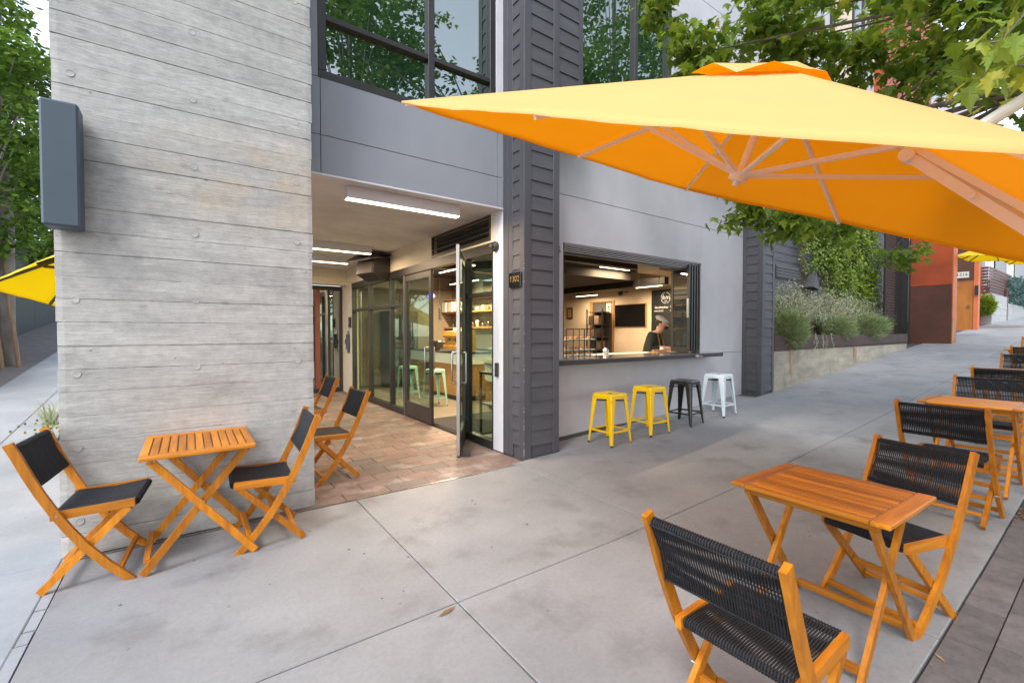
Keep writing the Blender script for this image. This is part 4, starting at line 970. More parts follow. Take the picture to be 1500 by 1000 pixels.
# recess
copied(CT, 'black rope folding chair standing on the red pavers nearest the open door', (1.13,4.78,0), pi+radians(3), (1,1.08,1))
copied(CT, 'second black rope chair deeper in the recess, behind the nearest one', (1.24,6.35,0), pi+radians(2), (1,1.08,1))
copied(CT, 'deepest black rope chair in the recess, mostly hidden by the pier', (1.27,7.95,0), pi+radians(2), (1,1.08,1))
copied(TT, 'wooden table corner peeking from behind the pier in the recess', (.78,6.35,0), 0)
copied(TT, 'wooden table hidden behind the pier next to the nearest recess chair', (.52,4.95,0), 0)
# right row
copied(TT, 'large nearest wooden table under the orange umbrella', (2.53,.875,g(2.5)-.03), radians(-2), (1,.95,1))
copied(CT, 'nearest black rope chair cut off by the bottom edge', (1.63,.77,g(1.5)-.03), radians(0), (1,1,1))
copied(CT, 'black rope chair tucked behind the nearest wooden table', (3.00,.78,g(3)-.03), pi-radians(14), (1,.98,1))
copied(CT, 'black rope chair third in the right row, back to the camera', (4.77,.83,g(4.7)+.0), radians(-3))
copied(TT, 'second wooden table in the right row', (5.60,.84,g(5.6)+.0), 0, (1,.95,1))
copied(CT, 'black rope chair behind the second wooden table of the right row', (6.16,.86,g(6.2)), pi+radians(2))
copied(CT, 'black rope chair before the third table of the right row', (7.34,.82,g(7.3)), radians(-2))
copied(TT, 'third wooden table in the right row', (8.12,.86,g(8.1)), 0)
copied(CT, 'black rope chair behind the third table of the right row', (8.75,.86,g(8.7)), pi)
copied(CT, 'black rope chair before the farthest table of the right row', (9.98,.84,g(9.9)), 0)
copied(TT, 'farthest wooden table in the right row', (10.75,.92,g(10.7)), 0)
copied(CT, 'farthest black rope chair of the right row', (11.45,.95,g(11.4)), pi)
# stools
make_stool('yellow metal stool nearest the charcoal column', (4.34,3.92,g(4.34)), 'ystool', radians(2))
make_stool('yellow metal stool next to the black stool', (5.08,3.88,g(5.08)), 'ystool', radians(-3))
make_stool('black metal stool under the serving counter', (5.84,3.84,g(5.84)), 'bstool', radians(6))
make_stool('pale blue white metal stool at the far end of the counter', (6.66,3.80,g(6.66)), 'wstool', radians(2))
a_ = make_stool('mint metal high stool behind the glass door', (3.95,8.15,0), 'mint', 0, .72, group='mint stools inside the cafe'); part('backrest', M['black'], [(-.16,-.15,.74,-.14,.15,.86),(-.155,-.10,.60,-.145,-.08,.74),(-.155,.08,.60,-.145,.10,.74)], a_)
make_stool('mint metal high stool behind the middle window', (3.85,9.25,0), 'mint', 0, .72, group='mint stools inside the cafe')

# ------------------------------------------------------------------ umbrellas
def umbrella_from(Lc, label, cmat, name='cantilever_umbrella', h=.45, origin=(0,0,0), apex=None, drop=.36, mast=None, armk=None, vent=True, ribm='alu'):
    """Lc: four canopy corners (world), order around; ribs to corners and mid edges, struts from a lower hub"""
    t = thing(name, label, 'umbrella', origin); O = Vector(origin)
    K = [Vector(p)-O for p in Lc]; c = sum(K, Vector())/4
    nrm = (K[1]-K[0]).cross(K[3]-K[0]).normalized()
    if nrm.z < 0: nrm = -nrm
    A = (Vector(apex)-O) if apex else c+nrm*h
    mids = [(K[i]+K[(i+1)%4])/2 for i in range(4)]
    mids = [m_+(m_-c)*(-.012) for m_ in mids]
    rim = []
    for i in range(4): rim += [K[i], mids[i]]
    # cloth: 8 panels, slight sag between ribs, valance hem
    n = 22; vs=[]; fs=[]; mb = MB(); seg = 10
    rows=[]
    for i in range(8):
        a, b = rim[i], rim[(i+1)%8]
        for s_ in range(seg):
            u = s_/seg; e = a.lerp(b,u); pull_ = sin(pi*u)
            col=[]
            for k_ in range(n+1):
                v = .10+.90*k_/n; p = A.lerp(e, v); p = p-nrm*(.022*pull_*v*sin(pi*min(1,v*1.0)*.9))+nrm*(.012+.0035*pull_*sin(23*v+7*u+i*2.1)*v+.003*pull_*sin(41*u+9*v*(i+1)))
                if k_ == n: p = p+(c-e).normalized()*.02*pull_
                col.append(p)
            rows.append(col)
    R_ = len(rows)
    for col in rows: vs += [p[:] for p in col]
    for i in range(R_):
        for k_ in range(n): a = i*(n+1)+k_; b=((i+1)%R_)*(n+1)+k_; fs.append((a,a+1,b+1,b))
    # hem
    o0 = len(vs)
    for col in rows: vs.append((col[-1]-nrm*.012)[:]); 
    for i in range(R_): fs.append((i*(n+1)+n, o0+i, o0+(i+1)%R_, ((i+1)%R_)*(n+1)+n))
    mb.add(vs,fs)
    f0 = [Vector(vs[q]) for q in fs[2]]
    if (f0[1]-f0[0]).cross(f0[2]-f0[0]).dot(nrm) < 0: mb.f = [f[::-1] for f in mb.f]
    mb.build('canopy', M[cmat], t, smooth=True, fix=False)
    if vent:
        mb=MB(); vs=[]; fs=[]
        rv = []
        for i in range(8):
            for s_ in range(4):
                e = rim[i].lerp(rim[(i+1)%8], s_/4); d = (A-c)
                w_ = .5+.5*cos(2*pi*s_/4)
                dd = (e-c); rr_ = .235*(.62+.38*(K[0]-c).length*.71/dd.length*1.0); p = A.lerp(e,rr_)+nrm*(.032+.045*(1-w_)+random.uniform(-.004,.004)); rv.append((A.lerp(e,.04)+nrm*.045, A.lerp(e,.12)+nrm*(.058), p))
        for a,b,c_ in rv: vs += [a[:],b[:],c_[:]]
        for i in range(len(rv)):
            j=(i+1)%len(rv)
            for q in (0,1): fs.append((i*3+q,i*3+q+1,j*3+q+1,j*3+q))
        fs.append(tuple(i*3 for i in range(len(rv))))
        mb.add(vs,fs)
        f0 = [Vector(vs[q]) for q in fs[0]]
        if (f0[1]-f0[0]).cross(f0[2]-f0[0]).dot(nrm) < 0: mb.f = [f[::-1] for f in mb.f]
        mb.build('vent_cap', M[cmat], t, smooth=True, fix=False)
    hub = A-nrm*(drop+ (A-c).length*.45) if False else A+(c-A).normalized()*0-nrm*drop
    hb = MB(); hb.tube([(hub-nrm*.03)[:],(hub+nrm*.03)[:]],.055,12); hb.tube([(hub-nrm*.06)[:],(hub-nrm*.03)[:]],.02,10); hb.build('hub', M[ribm], t)
    pb = MB(); pb.tube([(hub+nrm*.03)[:],(A-nrm*.02)[:]],.024,10); pb.build('centre_post', M[ribm], t)
    for i, e in enumerate(rim):
        rb = MB(); s0 = A-nrm*.02; e2 = A.lerp(e,.985)-nrm*.012; rb.bar(s0[:],e2[:],.020,.028,up=nrm[:]); ro = rb.build('rib', M[ribm], t)
        j = A.lerp(e,.46)-nrm*.045; sb_ = MB(); sb_.bar(hub[:],j[:],.018,.026,up=nrm[:]); sb_.tube([(j-nrm*.01)[:],(j+nrm*.03)[:]],.016,8); sb_.build('strut', M[ribm], ro)
    return t, A, hub, c, nrm
# main umbrella: square 3.2 m canopy tilted towards the street
sc_ = 1.6/1.5
ctr = Vector((0,0,CZ))+(Vector((2.592,1.391,2.314))-Vector((0,0,CZ)))*sc_
tx = .417; e1 = Vector((cos(-1.595),sin(-1.595),0)); e2 = Vector((-sin(-1.595),cos(-1.595),0))
Rx = Matrix.Rotation(tx,3,'X'); e1 = Rx@e1; e2 = Rx@e2; nn = e1.cross(e2)
a_ = 1.6
corners = [ctr+e1*u*a_+e2*v*a_ for u,v in ((-1,-1),(-1,1),(1,1),(1,-1))]
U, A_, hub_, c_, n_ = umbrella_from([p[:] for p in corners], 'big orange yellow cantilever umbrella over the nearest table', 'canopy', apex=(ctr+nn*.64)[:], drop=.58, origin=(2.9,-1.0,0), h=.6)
O_ = Vector((2.9,-1.0,0))
jn = A_.lerp(((corners[2]+corners[3])/2-O_), .50)-n_*.06; en = A_.lerp(((corners[2]+corners[3])/2-O_), 1.16)-n_*.10
mb = MB(); mb.bar(jn[:], en[:], .030,.042,up=n_[:]); mb.build('arm', M['alu'], U)
mb = MB(); mb.tube([(jn+e2*.03)[:],(jn-e2*.045)[:]],.030,12); mb.build('arm_joint', M['alu'], U); mb = MB(); mb.tube([(jn.lerp(en,.28)+e2*.034)[:],(jn.lerp(en,.28)-e2*.034)[:]],.014,8); mb.build('arm_bolt', M['alu'], U)
mb = MB(); mb.tube([(0,0,.06),(0,0,2.75)],.045,14); mb.build('mast', M['alu'], U, smooth=True)
mb = MB(); mb.bar((0,0,1.2),en[:],.05,.07,up=(0,0,1)) if False else mb.bar((0,.0,1.45),en[:],.05,.07,up=(0,1,.2)); mb.build('arm_brace', M['alu'], U)
mb = MB(); mb.tube([(.50,1.62,2.49),(.58,1.37,2.65),(.70,1.16,2.82),(.72,.9,2.95),(.3,.2,2.9),(0,0,2.72)],.032,12) ; mb.build('upper_arm', M['alu'], U)
mb = MB(); mb.box(-.42,-.42,.0,.42,.42,.06,b=.01); mb.build('base_plate', M['black'], U)
# left yellow umbrella
umbrella_from([(-1.73,6.9,1.93),(-.63,5.4,2.32),(.15,6.4,2.02),(-.93,8.0,1.63)], 'yellow umbrella in the side street seen past the pier', 'canopy2', apex=(-.79,6.65,2.42), drop=.3, origin=(-.79,6.65,gl(6.65)), ribm='black', vent=False)
mb = MB(); mb.tube([(-.79,6.65,.2),(-.79,6.65,2.3)],.03,10); pl_ = mb.build('mast', M['black']); pu = [o for o in bpy.data.objects if o.name.startswith('cantilever_umbrella')][-1]
pl_.parent = pu; pl_.matrix_parent_inverse = Matrix.Translation(pu.location).inverted()
for i,(x,y_,z_,r) in enumerate(((20.5,2.75,3.80,1.0),(25.5,2.35,4.10,1.1))):
    umbrella_from([(x-r,y_-r*.7,z_-.1),(x+r,y_-r*.7,z_-.1),(x+r,y_+r*.7,z_+.02),(x-r,y_+r*.7,z_+.02)], ('small far yellow umbrella up the street','second far yellow umbrella higher up the street')[i], 'canopy2', origin=(x,y_,g(x)), drop=.25, h=.45, ribm='black', vent=False)
    pu = [o for o in bpy.data.objects if o.name.startswith('cantilever_umbrella')][-1]
    mb = MB(); mb.tube([(0,-r*1.9,0),(0,-r*1.9,z_-g(x)+.9),(0,0,z_-g(x)+.62)],.03,8); mb.build('mast', M['black'], pu)

# ------------------------------------------------------------------ planter and things uphill
pw = thing('planter_wall', 'low stained concrete planter wall beyond the second charcoal column', 'planter', (0,0,0))
for i in range(8):
    a, b = 9.0+i*1.04, 9.0+(i+1)*1.04
    for z0,z1 in ((-.3,None),):
        zz = max(g(a),g(b))
    k_ = 0; z0 = g(a)-.1; top = 1.09+(a-9)*.01
    while z0 < top-.01:
        z1 = min(z0+.2, top); mb = MB(); mb.box(a+.002,4.05+random.choice([0,.002,.004]),z0+.0015,b-.002,4.20,z1-.0015); mb.build('concrete_board_course', M['baseconc'], pw); z0 = z1
part('core', M['joint'], [(9.0,4.062,.1,17.3,4.19,1.05)], pw)
stx = thing('steel_planter', 'dark weathered steel trough full of shrubs on the concrete wall', 'planter', (0,0,0))
for a,b in ((9.02,13.15),(13.16,17.3)):
    mb = MB(); mb.add([(a,4.03,1.095+(a-9)*.009),(b,4.03,1.095+(b-9)*.009),(b,4.045,1.095+(b-9)*.009),(a,4.045,1.095+(a-9)*.009),(a,4.03,1.395),(b,4.03,1.395),(b,4.045,1.395),(a,4.045,1.395)],[(0,3,2,1),(4,5,6,7),(0,1,5,4),(1,2,6,5),(2,3,7,6),(3,0,4,7)]); mb.build('steel_side', M['corten'], stx)
part('steel_end', M['corten'], [(9.0,4.03,1.10,9.018,5.1,1.395),(17.302,4.03,1.17,17.32,5.1,1.395)], stx)
part('soil', M['soil'], [(9.02,4.047,1.1,17.3,5.15,1.34)], stx)
for x, w in ((9.75,.16),(13.15,.22)):
    for q in range(7):
        xx = x+random.gauss(0,w*.32); ww = random.uniform(.012,.035); zb_ = max(g(xx)+.02, 1.09-random.uniform(.15,.62)); mb = MB(); yq = 4.0455-q*.0004
        mb.add([(xx-ww,yq,1.098),(xx+ww,yq,1.098),(xx+ww*.7,yq,(1.1+zb_)/2),(xx+ww*.15,yq,zb_),(xx-ww*.3,yq,zb_+.05),(xx-ww*.8,yq,(1.15+zb_)/2)],[(0,5,4,3,2,1)]); mb.build('rust_stain', M['ruststain'], pw)
# wall behind, vents, upper storey
BB = thing('neighbour_building', 'grey clad neighbour building with vines, windows and an orange panel', 'building', (0,0,0))
def bpart(name, m, boxes, parent=None, b=0): return part(name, M[m], boxes, parent or BB, b)
lw = bpart('lower_wall', 'sidetrim', [(9.0,5.23,0.3,19.5,5.6,4.9)])
siding_x(9.02,19.4,5.22,1.2,4.88,.20,lw,cuts=(12.2,15.4))
v1 = bpart('vent', 'black', [(11.55,5.17,2.78,12.85,5.199,3.09)])
for i in range(4): bpart('vent_blade', 'siding', [(11.58,5.15,2.80+i*.07,12.82,5.169,2.84+i*.07)], v1)
v2 = bpart('vent', 'black', [(17.4,5.17,2.4,18.0,5.199,2.95)])
for i in range(4): bpart('vent_blade', 'siding', [(17.42,5.15,2.45+i*.12,17.98,5.169,2.50+i*.12)], v2)
mb = MB(); mb.prism([(13.1,2.62),(13.55,2.55),(13.30,3.0)], 'y', 4.95, 5.2); mb.build('wall_hood', M['siding'], BB)
for (x0,x1) in ((6.0,9.9),(9.9,13.6),(13.6,18.2)):
    for z0,z1 in ((6.62 if x0 < 9 else 4.9,8.05),(8.05,10.9),(10.9,15)):
        bpart('stucco_panel','stucco',[(x0+.006,5.2,z0+.006,x1-.006,5.5,z1-.006)])
bpart('wall_core','joint',[(6.05,5.22,6.7,18.1,5.48,14.9),(9.1,5.22,4.95,18.1,5.48,6.8)])
window(11.3,12.45,8.55,11.5,5.15,[],[],.10,pane='farglass',parent=BB,mw=.06,dep=.049)
window(14.6,17.1,8.3,13,5.13,[16.2],[],.12,pane='farglass',parent=BB,mw=.08,dep=.069)
bpart('tan_blind','intwall',[(14.75,5.10,8.4,15.9,5.128,12.8)])
bpart('orange_panel','orange',[(18.2,4.9,7.5,23.5,5.5,16)]); bpart('stucco_panel','stucco',[(18.25,5.2,4.9,23.5,5.5,7.5)])
bpart('stucco_panel','stucco',[(23.6,5.0,4.5,32,5.5,14)])
# perforated screen, dark gateway
sc2 = thing('perforated_screen', 'perforated metal screen beside the rust coloured fin wall', 'screen', (0,0,0))
mb = MB(); x0,x1,z0,z1 = 17.4,18.35,1.02,4.5; nx_, nz_ = 12, 40; dx=(x1-x0)/nx_; dz=(z1-z0)/nz_
for i in range(nx_):
    for j in range(nz_):
        ax, az = x0+i*dx, z0+j*dz; h_=.22; inn=[(ax+dx*h_,az+dz*h_),(ax+dx*(1-h_),az+dz*h_),(ax+dx*(1-h_),az+dz*(1-h_)),(ax+dx*h_,az+dz*(1-h_))]; outp=[(ax,az),(ax+dx,az),(ax+dx,az+dz),(ax,az+dz)]
        vs=[(p[0],4.6,p[1]) for p in outp]+[(p[0],4.6,p[1]) for p in inn]+[(p[0],4.612,p[1]) for p in inn]
        mb.add(vs,[(0,1,5,4),(1,2,6,5),(2,3,7,6),(3,0,4,7)]+[(4,5,9,8),(5,6,10,9),(6,7,11,10),(7,4,8,11)])
mb.build('mesh_panel', M['corten'], sc2, fix=False)
part('post', M['black'], [(17.33,4.58,.95,17.395,4.64,4.55),(18.36,4.58,1.0,18.42,4.64,4.55)], sc2)
part('gate', M['black'], [(18.43,4.6,1.0,18.98,4.65,6.0)], sc2); part('gate_return', M['black'], [(18.93,4.425,1.0,18.975,4.598,6.0)], sc2)
fin = thing('fin_wall', 'tall orange and dark rust steel fin wall facing down the street', 'wall', (0,0,0))
part('lower_plate', M['rust'], [(19.0,3.40,1.02,19.12,4.38,2.90)], fin, b=.006); part('upper_plate', M['orange'], [(19.0,3.40,2.905,19.12,4.38,6.5)], fin, b=.006)
part('edge_plate', M['salmon'], [(19.01,3.37,1.85,19.5,3.395,6.5)], fin); part('edge_plate', M['ochre'], [(19.01,3.37,1.02,19.5,3.395,1.84)], fin)
part('edge_trim', M['bronze'], [(18.985,4.381,1.0,19.13,4.42,6.5)], fin)
dr = thing('door_fin', 'ochre door in a rust frame with a small white sign above', 'door', (0,0,0))
part('door', M['ochre'], [(25.0,3.86,1.42,25.06,4.36,3.46)], dr, b=.005); part('header', M['rust'], [(24.98,3.80,3.47,25.08,5.0,5.3)], dr); part('jamb', M['salmon'], [(24.97,3.72,1.40,25.3,3.84,4.4)], dr)
mb = MB(); mb.tube([(24.98,3.98,2.45),(24.93,3.98,2.45)],.04,10); mb.build('knob', M['steel'], dr)
part('sidewall', M['orange'], [(25.08,4.37,1.3,30,5.0,5.3)], dr); part('lamp', M['black'], [(24.88,3.70,2.9,24.97,3.80,3.25)], dr)
ss = thing('small_sign', 'small white sign plate above the ochre door', 'sign', (24.96,4.18,3.70)); part('plate', M['ceramic'], [(-.02,-.20,-.12,0,.20,.12)], ss)
text('lettering', '1314', .16, M['bronze'], ss, (-.022,0,0), (pi/2,0,-pi/2))
bal = thing('slat_balcony', 'dark red slatted balcony box above the far concrete wall', 'balcony', (0,0,0))
for i in range(9): part('slat', M['darkwood'], [(30,4.10,3.22+i*.14,36.0,4.13,3.33+i*.14)], bal); part('slat', M['darkwood'], [(29.96,4.14,3.22+i*.14,29.99,5.0,3.33+i*.14)], bal)
part('deck', M['darkwood'], [(30,4.13,3.1,36,5.5,3.2)], bal); part('post', M['darkwood'], [(33.9,4.0,2.0,34.1,4.08,3.6)], bal)
fw_ = thing('far_wall', 'grey concrete wall under the slatted balcony', 'wall', (0,0,0))
for i in range(5):
    z0 = 1.6+i*.32; part('concrete_board_course', M['farconc'], [(29.95,4.0+random.choice([0,.01]),z0+.003,34.2,5.0,z0+.317)], fw_)
part('lower_wall', M['farconc'], [(34.3,4.0,1.5,52,4.6,2.9)], fw_)
fbld = thing('far_building', 'far grey building with white pilasters up the street', 'building', (0,0,0))
part('wall', M['panel'], [(30,6.0,2,75,12,12)], fbld)
for x in (36,42,50): part('pilaster', M['white'], [(x,5.8,2.5,x+1.6,5.99,12)], fbld)
for x in (38.4,45,53): w_ = part('window', M['black'], [(x,5.9,3.5,x+2.6,5.99,10)], fbld)
bal2 = thing('far_balcony', 'second dark slatted balcony at the right edge', 'balcony', (0,0,0))
for i in range(6): part('slat', M['darkwood'], [(48,4.6,3.9+i*.2,56,4.66,4.05+i*.2)], bal2)

# ------------------------------------------------------------------ foliage
def leaf_pts(kind):
    if kind == 'maple':
        half = [(0,-.02),(.06,.02),(.22,-.06),(.20,.06),(.46,.10),(.36,.22),(.52,.38),(.30,.40),(.20,.36),(.24,.58),(.13,.62),(0,1.0)]
        return half
def maple_leaf_mesh(name, m):
    h = leaf_pts('maple'); vs=[(0,.30,0)]; out = [(x,y) for x,y in h]+[(-x,y) for x,y in h[-2:0:-1]]
    for x,y in out: vs.append((x, y, -abs(x)*.22-.10*y*y+.02*sin(9*x)))
    n=len(out); fs=[(0,1+i,1+(i+1)%n) for i in range(n)]
    return vs, fs
MV, MF = maple_leaf_mesh('leaf', M['leaf'])
def leaf_me(m):
    me = bpy.data.meshes.new('leaf'); me.from_pydata(MV,[],MF); me.materials.append(m); return me
LEAF_ME = {'leaf': leaf_me(M['leaf']), 'yleaf': leaf_me(M['yleaf'])}
def rnd_rot(droop=.9):
    a = random.uniform(0,2*pi); tilt = random.gauss(-droop,.45)     # tip hangs downwards
    return Matrix.Rotation(a,4,'Z')@Matrix.Rotation(tilt,4,'X')@Matrix.Rotation(random.uniform(-.5,.5),4,'Y')
maple = thing('maple_tree', 'street maple whose leafy branches hang over the orange umbrella', 'tree', (6.0,-.55,g(6)))
MO = Vector((6.0,-.55,g(6)))
mb = MB(); mb.tube([(0,0,-.1),(.03,.02,1.5),(-.02,.08,3.0),(.05,.15,4.6),(.0,.3,6.4)],[.15,.12,.11,.085,.04],12); mb.build('trunk', M['bark'], maple, smooth=True)
clusters = [  # world centre, radius, count, droop, share of yellow leaves
 ((4.9,3.15,4.75),.75,450,.8,.06),((5.4,2.6,5.1),.8,500,.8,.05),((5.9,2.4,4.9),.8,500,.8,.05),((6.4,2.0,4.8),.8,520,.8,.05),((6.8,1.5,4.5),.9,600,.8,.05),
 ((4.4,3.2,5.3),.6,200,.8,.10),((5.6,1.2,4.7),.8,420,.8,.06),((5.0,.7,4.0),.7,380,.8,.05),((6.2,.6,4.2),1.0,620,.8,.07),((4.6,1.3,5.2),.7,300,.8,.05),
 ((6.0,1.6,3.8),.6,240,.8,.04),((5.6,.4,3.3),.5,200,.8,.05),
 ((5.7,2.85,2.95),.36,150,.9,.0),((6.2,2.75,2.85),.40,180,.9,.0),((6.9,2.7,3.0),.45,170,.9,.0),((7.6,2.6,2.95),.40,130,.9,.0),((5.45,2.85,3.2),.35,120,.9,0),
 ((7.9,2.0,2.60),.22,26,.9,.0),((8.3,1.95,2.55),.22,26,.9,.02),((8.0,1.95,2.42),.2,18,.9,0),((9.0,1.9,2.75),.25,20,.9,.02),
 ((3.05,.40,2.80),.17,26,1.0,.8),((2.92,.34,2.62),.13,14,1.0,.7),((3.3,.25,2.9),.25,36,1.0,.4),((3.6,.45,2.92),.25,40,1.0,.10),
 ((4.4,.15,3.5),.55,260,.8,.12),((4.9,.35,3.1),.45,170,.8,.06),((4.0,.1,3.9),.5,220,.8,.1),((5.0,2.0,4.9),.7,320,.8,.04),((7.2,-.4,5.2),1.2,220,.8,.04),((5.2,-.6,5.4),1.1,200,.8,.04),((7.4,1.2,5.8),1.2,200,.8,.04),((6.0,.6,6.4),1.2,180,.8,.04)]
br = MB(); leaves=[]
clusters += [((x_,y_,z_),1.15,170,.8,.04) for x_,y_,z_ in ((8.0,-1.2,7.6),(7.4,-1.7,8.8),(8.8,-1.4,9.2),(6.6,-1.2,6.8),(3.2,-2.2,7.2),(4.4,-2.6,8.4),(2.2,-2.6,8.6),(5.6,-1.8,7.6),(6.8,-1.6,8.6),(3.4,-2.9,10.0),(5.2,-2.6,10.2),(1.4,-2.4,7.0),(7.6,-.8,7.2),(5.0,-1.0,6.6))]
for ci,(c,r,n,dr_,yf) in enumerate(clusters):
    c = Vector(c)
    if r < .3: root = (c+Vector((.8,-.45,.5)))
    elif c.z < 3.4: root = Vector((6.0,.5,3.6))
    else: root = Vector((6.0,-.3,min(3.4+random.uniform(0,1.6)+(1.8 if c.z>6.5 else 0), 6.2)))
    m_ = root.lerp(c,.5)+Vector((0,0,.25)); br.tube([(root-MO)[:],(m_-MO)[:],(c-MO)[:]],[.03 if r>.3 else .008,.018 if r>.3 else .006,.006 if r>.3 else .003],6)
    for k_ in range(max(4,int(n/26))):
        d = Vector((random.gauss(0,1),random.gauss(0,1),random.gauss(0,.75))).normalized()*r*random.uniform(.3,1.0); tip = c+d
        br.tube([(c-MO)[:],(c.lerp(tip,.5)+Vector((0,0,.05*r))-MO)[:],(tip-MO)[:]],[.006,.004,.0025],4)
        for q in range(int(n/max(4,int(n/26)))):
            p = c.lerp(tip, random.uniform(.25,1.08))+Vector((random.gauss(0,.09),random.gauss(0,.09),random.gauss(0,.07)))*min(1,r/.5+.2)
            s_ = random.uniform(.085,.145)
            # keep out of the canopy cloth
            w_ = p-ctr; u,v,hh = w_.dot(e1), w_.dot(e2), w_.dot(nn)
            if max(abs(u),abs(v)) < 1.75 and -.9 < hh < .64*(1-max(abs(u),abs(v))/1.6)+.22: continue
            leaves.append((p, s_, rnd_rot(dr_), random.random() < yf))
br.build('branch', M['bark'], maple, fix=False)
eye = Vector((0,0,CZ)); leaves.sort(key=lambda q: (q[0]-eye).length/q[1])
def infr(p):
    d = p-eye; fx = d.dot(fw); 
    if fx < .2: return False
    rt = Vector((sin(YAW),-cos(YAW),0)); up = rt.cross(fw)
    return abs(d.dot(rt)/fx) < 1.14 and abs(d.dot(up)/fx) < .78
vis = [q for q in leaves if infr(q[0])]; rest_ = [q for q in leaves if not infr(q[0])]
for p, s_, R_, yl in vis[:300]:
    o = link('leaf', LEAF_ME['yleaf' if yl else 'leaf'], maple); o.matrix_local = Matrix.Translation(p-MO)@R_@Matrix.Scale(s_,4)
bulk = [MB(), MB()]
for p, s_, R_, yl in vis[300:]+rest_:
    T = Matrix.Translation(p-MO)@R_@Matrix.Scale(s_,4); bulk[1 if yl else 0].add([(T@Vector(v))[:] for v in MV], MF)
stuff(bulk[0].build('leaf_mass', M['leaf'], maple, fix=False)); stuff(bulk[1].build('yellowing_leaf_mass', M['yleaf'], maple, fix=False))

def simple_leaf(mb, p, L_, w, d, up):
    """one folded leaf: two triangles each side of the midrib"""
    d = d.normalized(); s_ = d.cross(up); 
    if s_.length < 1e-3: s_ = Vector((1,0,0))
    s_ = s_.normalized()*w; t = p+d*L_; m_ = p+d*L_*.45
    mb.add([p[:],(m_+s_)[:],t[:],(m_-s_)[:]],[(0,1,2),(0,2,3)])
def rv(a=1,b=1,c=1): return Vector((random.gauss(0,a),random.gauss(0,b),random.gauss(0,c)))
def crown_tree(name, label, base, h, r, n, lm, trunk_r=.12, off=0, bark='palebark', low=.35, leafs=(.09,.035), blobs=26, parent_group=None):
    t = thing(name, label, 'tree', base, 0, parent_group); mb = MB()
    mb.tube([(0,0,-.2),(.05,.02,h*.3),(-.04,.06,h*.55),(.02+off,0,h*.9)],[trunk_r,trunk_r*.85,trunk_r*.6,.02],10)
    lf_ = MB()
    for k_ in range(blobs):
        z_ = h*random.uniform(low,1.0); fr = sin(pi*min(1,(z_/h-low)/(1-low)*.85+.15)); a = random.uniform(0,2*pi); rr = r*fr*random.uniform(.3,1)
        c = Vector((cos(a)*rr+off,sin(a)*rr,z_)); s0 = Vector((off*.5,0,z_*.62)); mb.tube([s0[:],(s0.lerp(c,.6)+Vector((0,0,.1)))[:],c[:]],[.035,.02,.008],5)
        br_ = r*random.uniform(.22,.42)
        for q in range(n//blobs):
            d = rv().normalized()*br_*random.uniform(.45,1.05)**.7; d.z *= .75; simple_leaf(lf_, c+d, random.uniform(.7,1.3)*leafs[0], leafs[1], rv(1,1,.6)+Vector((0,0,-.5)), Vector((0,0,1)))
    mb.build('trunk', M[bark], t, smooth=True, fix=False); stuff(lf_.build('crown', M[lm], t, fix=False)); return t
crown_tree('street_tree','tall leafy street tree with a pale trunk at the left edge', (-2.80,12.3,gl(12.3)), 8.8, 1.75, 26000, 'dleaf', .15, off=-.45, low=.24, blobs=70, leafs=(.13,.045))
crown_tree('street_tree','tall leafy street tree at the kerb opposite the entrance', (3.6,-3.4,-.1), 12.0, 2.3, 9000, 'dleaf', .14, low=.48, blobs=60, leafs=(.16,.06))
crown_tree('street_tree','tall street tree at the kerb uphill of the maple', (11.5,-1.3,g(11.5)-.1), 13.5, 2.7, 9000, 'dleaf', .14, low=.55, blobs=45, leafs=(.16,.06))
crown_tree('street_tree','second leafy tree behind the left street tree', (-4.4,19,gl(19)), 7.2, 2.0, 15000, 'dleaf', .15, low=.2, blobs=50, leafs=(.15,.05))
crown_tree('street_tree','third leafy tree far along the side street', (-4.2,27,gl(27)), 7, 2.2, 8000, 'dleaf', .15, low=.15, blobs=40, leafs=(.2,.07))
for i,(x,y_,h_,r_) in enumerate(((-.5,-7.5,9.5,2.6),(4.2,-9.0,10.5,2.8),(9.5,-9.5,9.5,2.8),(-6.0,-6,9,2.6),(15,-9.5,10,3))):
    crown_tree('street_tree', 'leafy tree across the road, '+('opposite the pier','opposite the entrance','opposite the stools','near the corner','up the hill')[i], (x,y_,-.1), h_, r_, 9000, 'dleaf', .14, low=.3, blobs=45, leafs=(.17,.07), parent_group='trees across the road')
for i,(x,y_) in enumerate(((-2.75,12.0),(-2.55,12.05))):
    mb = MB(); mb.tube([(x,y_,gl(y_)-.1),(x-.18,y_+.1,gl(y_)+1.9)],.035,8); tag(mb.build('tree_stake', M['stake']), ('leaning timber stake nearest the pale trunk','leaning timber stake closest to the pier edge')[i], 'stake', 'stakes at the left tree')
hd = thing('hoarding', 'dark green hoarding along the side street behind the tree', 'fence', (0,0,0))
for i in range(14):
    y0 = 9.0+i*2.4; zb = gl(y0); mb = MB(); mb.add([(-3.6,y0+.01,zb-.05),(-3.6,y0+2.39,gl(y0+2.4)-.05),(-3.64,y0+2.39,gl(y0+2.4)-.05),(-3.64,y0+.01,zb-.05),(-3.6,y0+.01,zb+2.3),(-3.6,y0+2.39,gl(y0+2.4)+2.3),(-3.64,y0+2.39,gl(y0+2.4)+2.3),(-3.64,y0+.01,zb+2.3)],[(0,3,2,1),(4,5,6,7),(0,1,5,4),(1,2,6,5),(2,3,7,6),(3,0,4,7)]); mb.build('board', M['hoard'], hd)
ends = MB(); ends.box(-3.6,42,3.5,4,42.1,9); ends.build('end_panel', M['hoard'], hd)
st2 = structure(sheet(-3.6,-2.37,-1.6,60,2,60,-.012,lambda x,y: gl(y)).build('side_street_paver_strip', M['dpaver']))
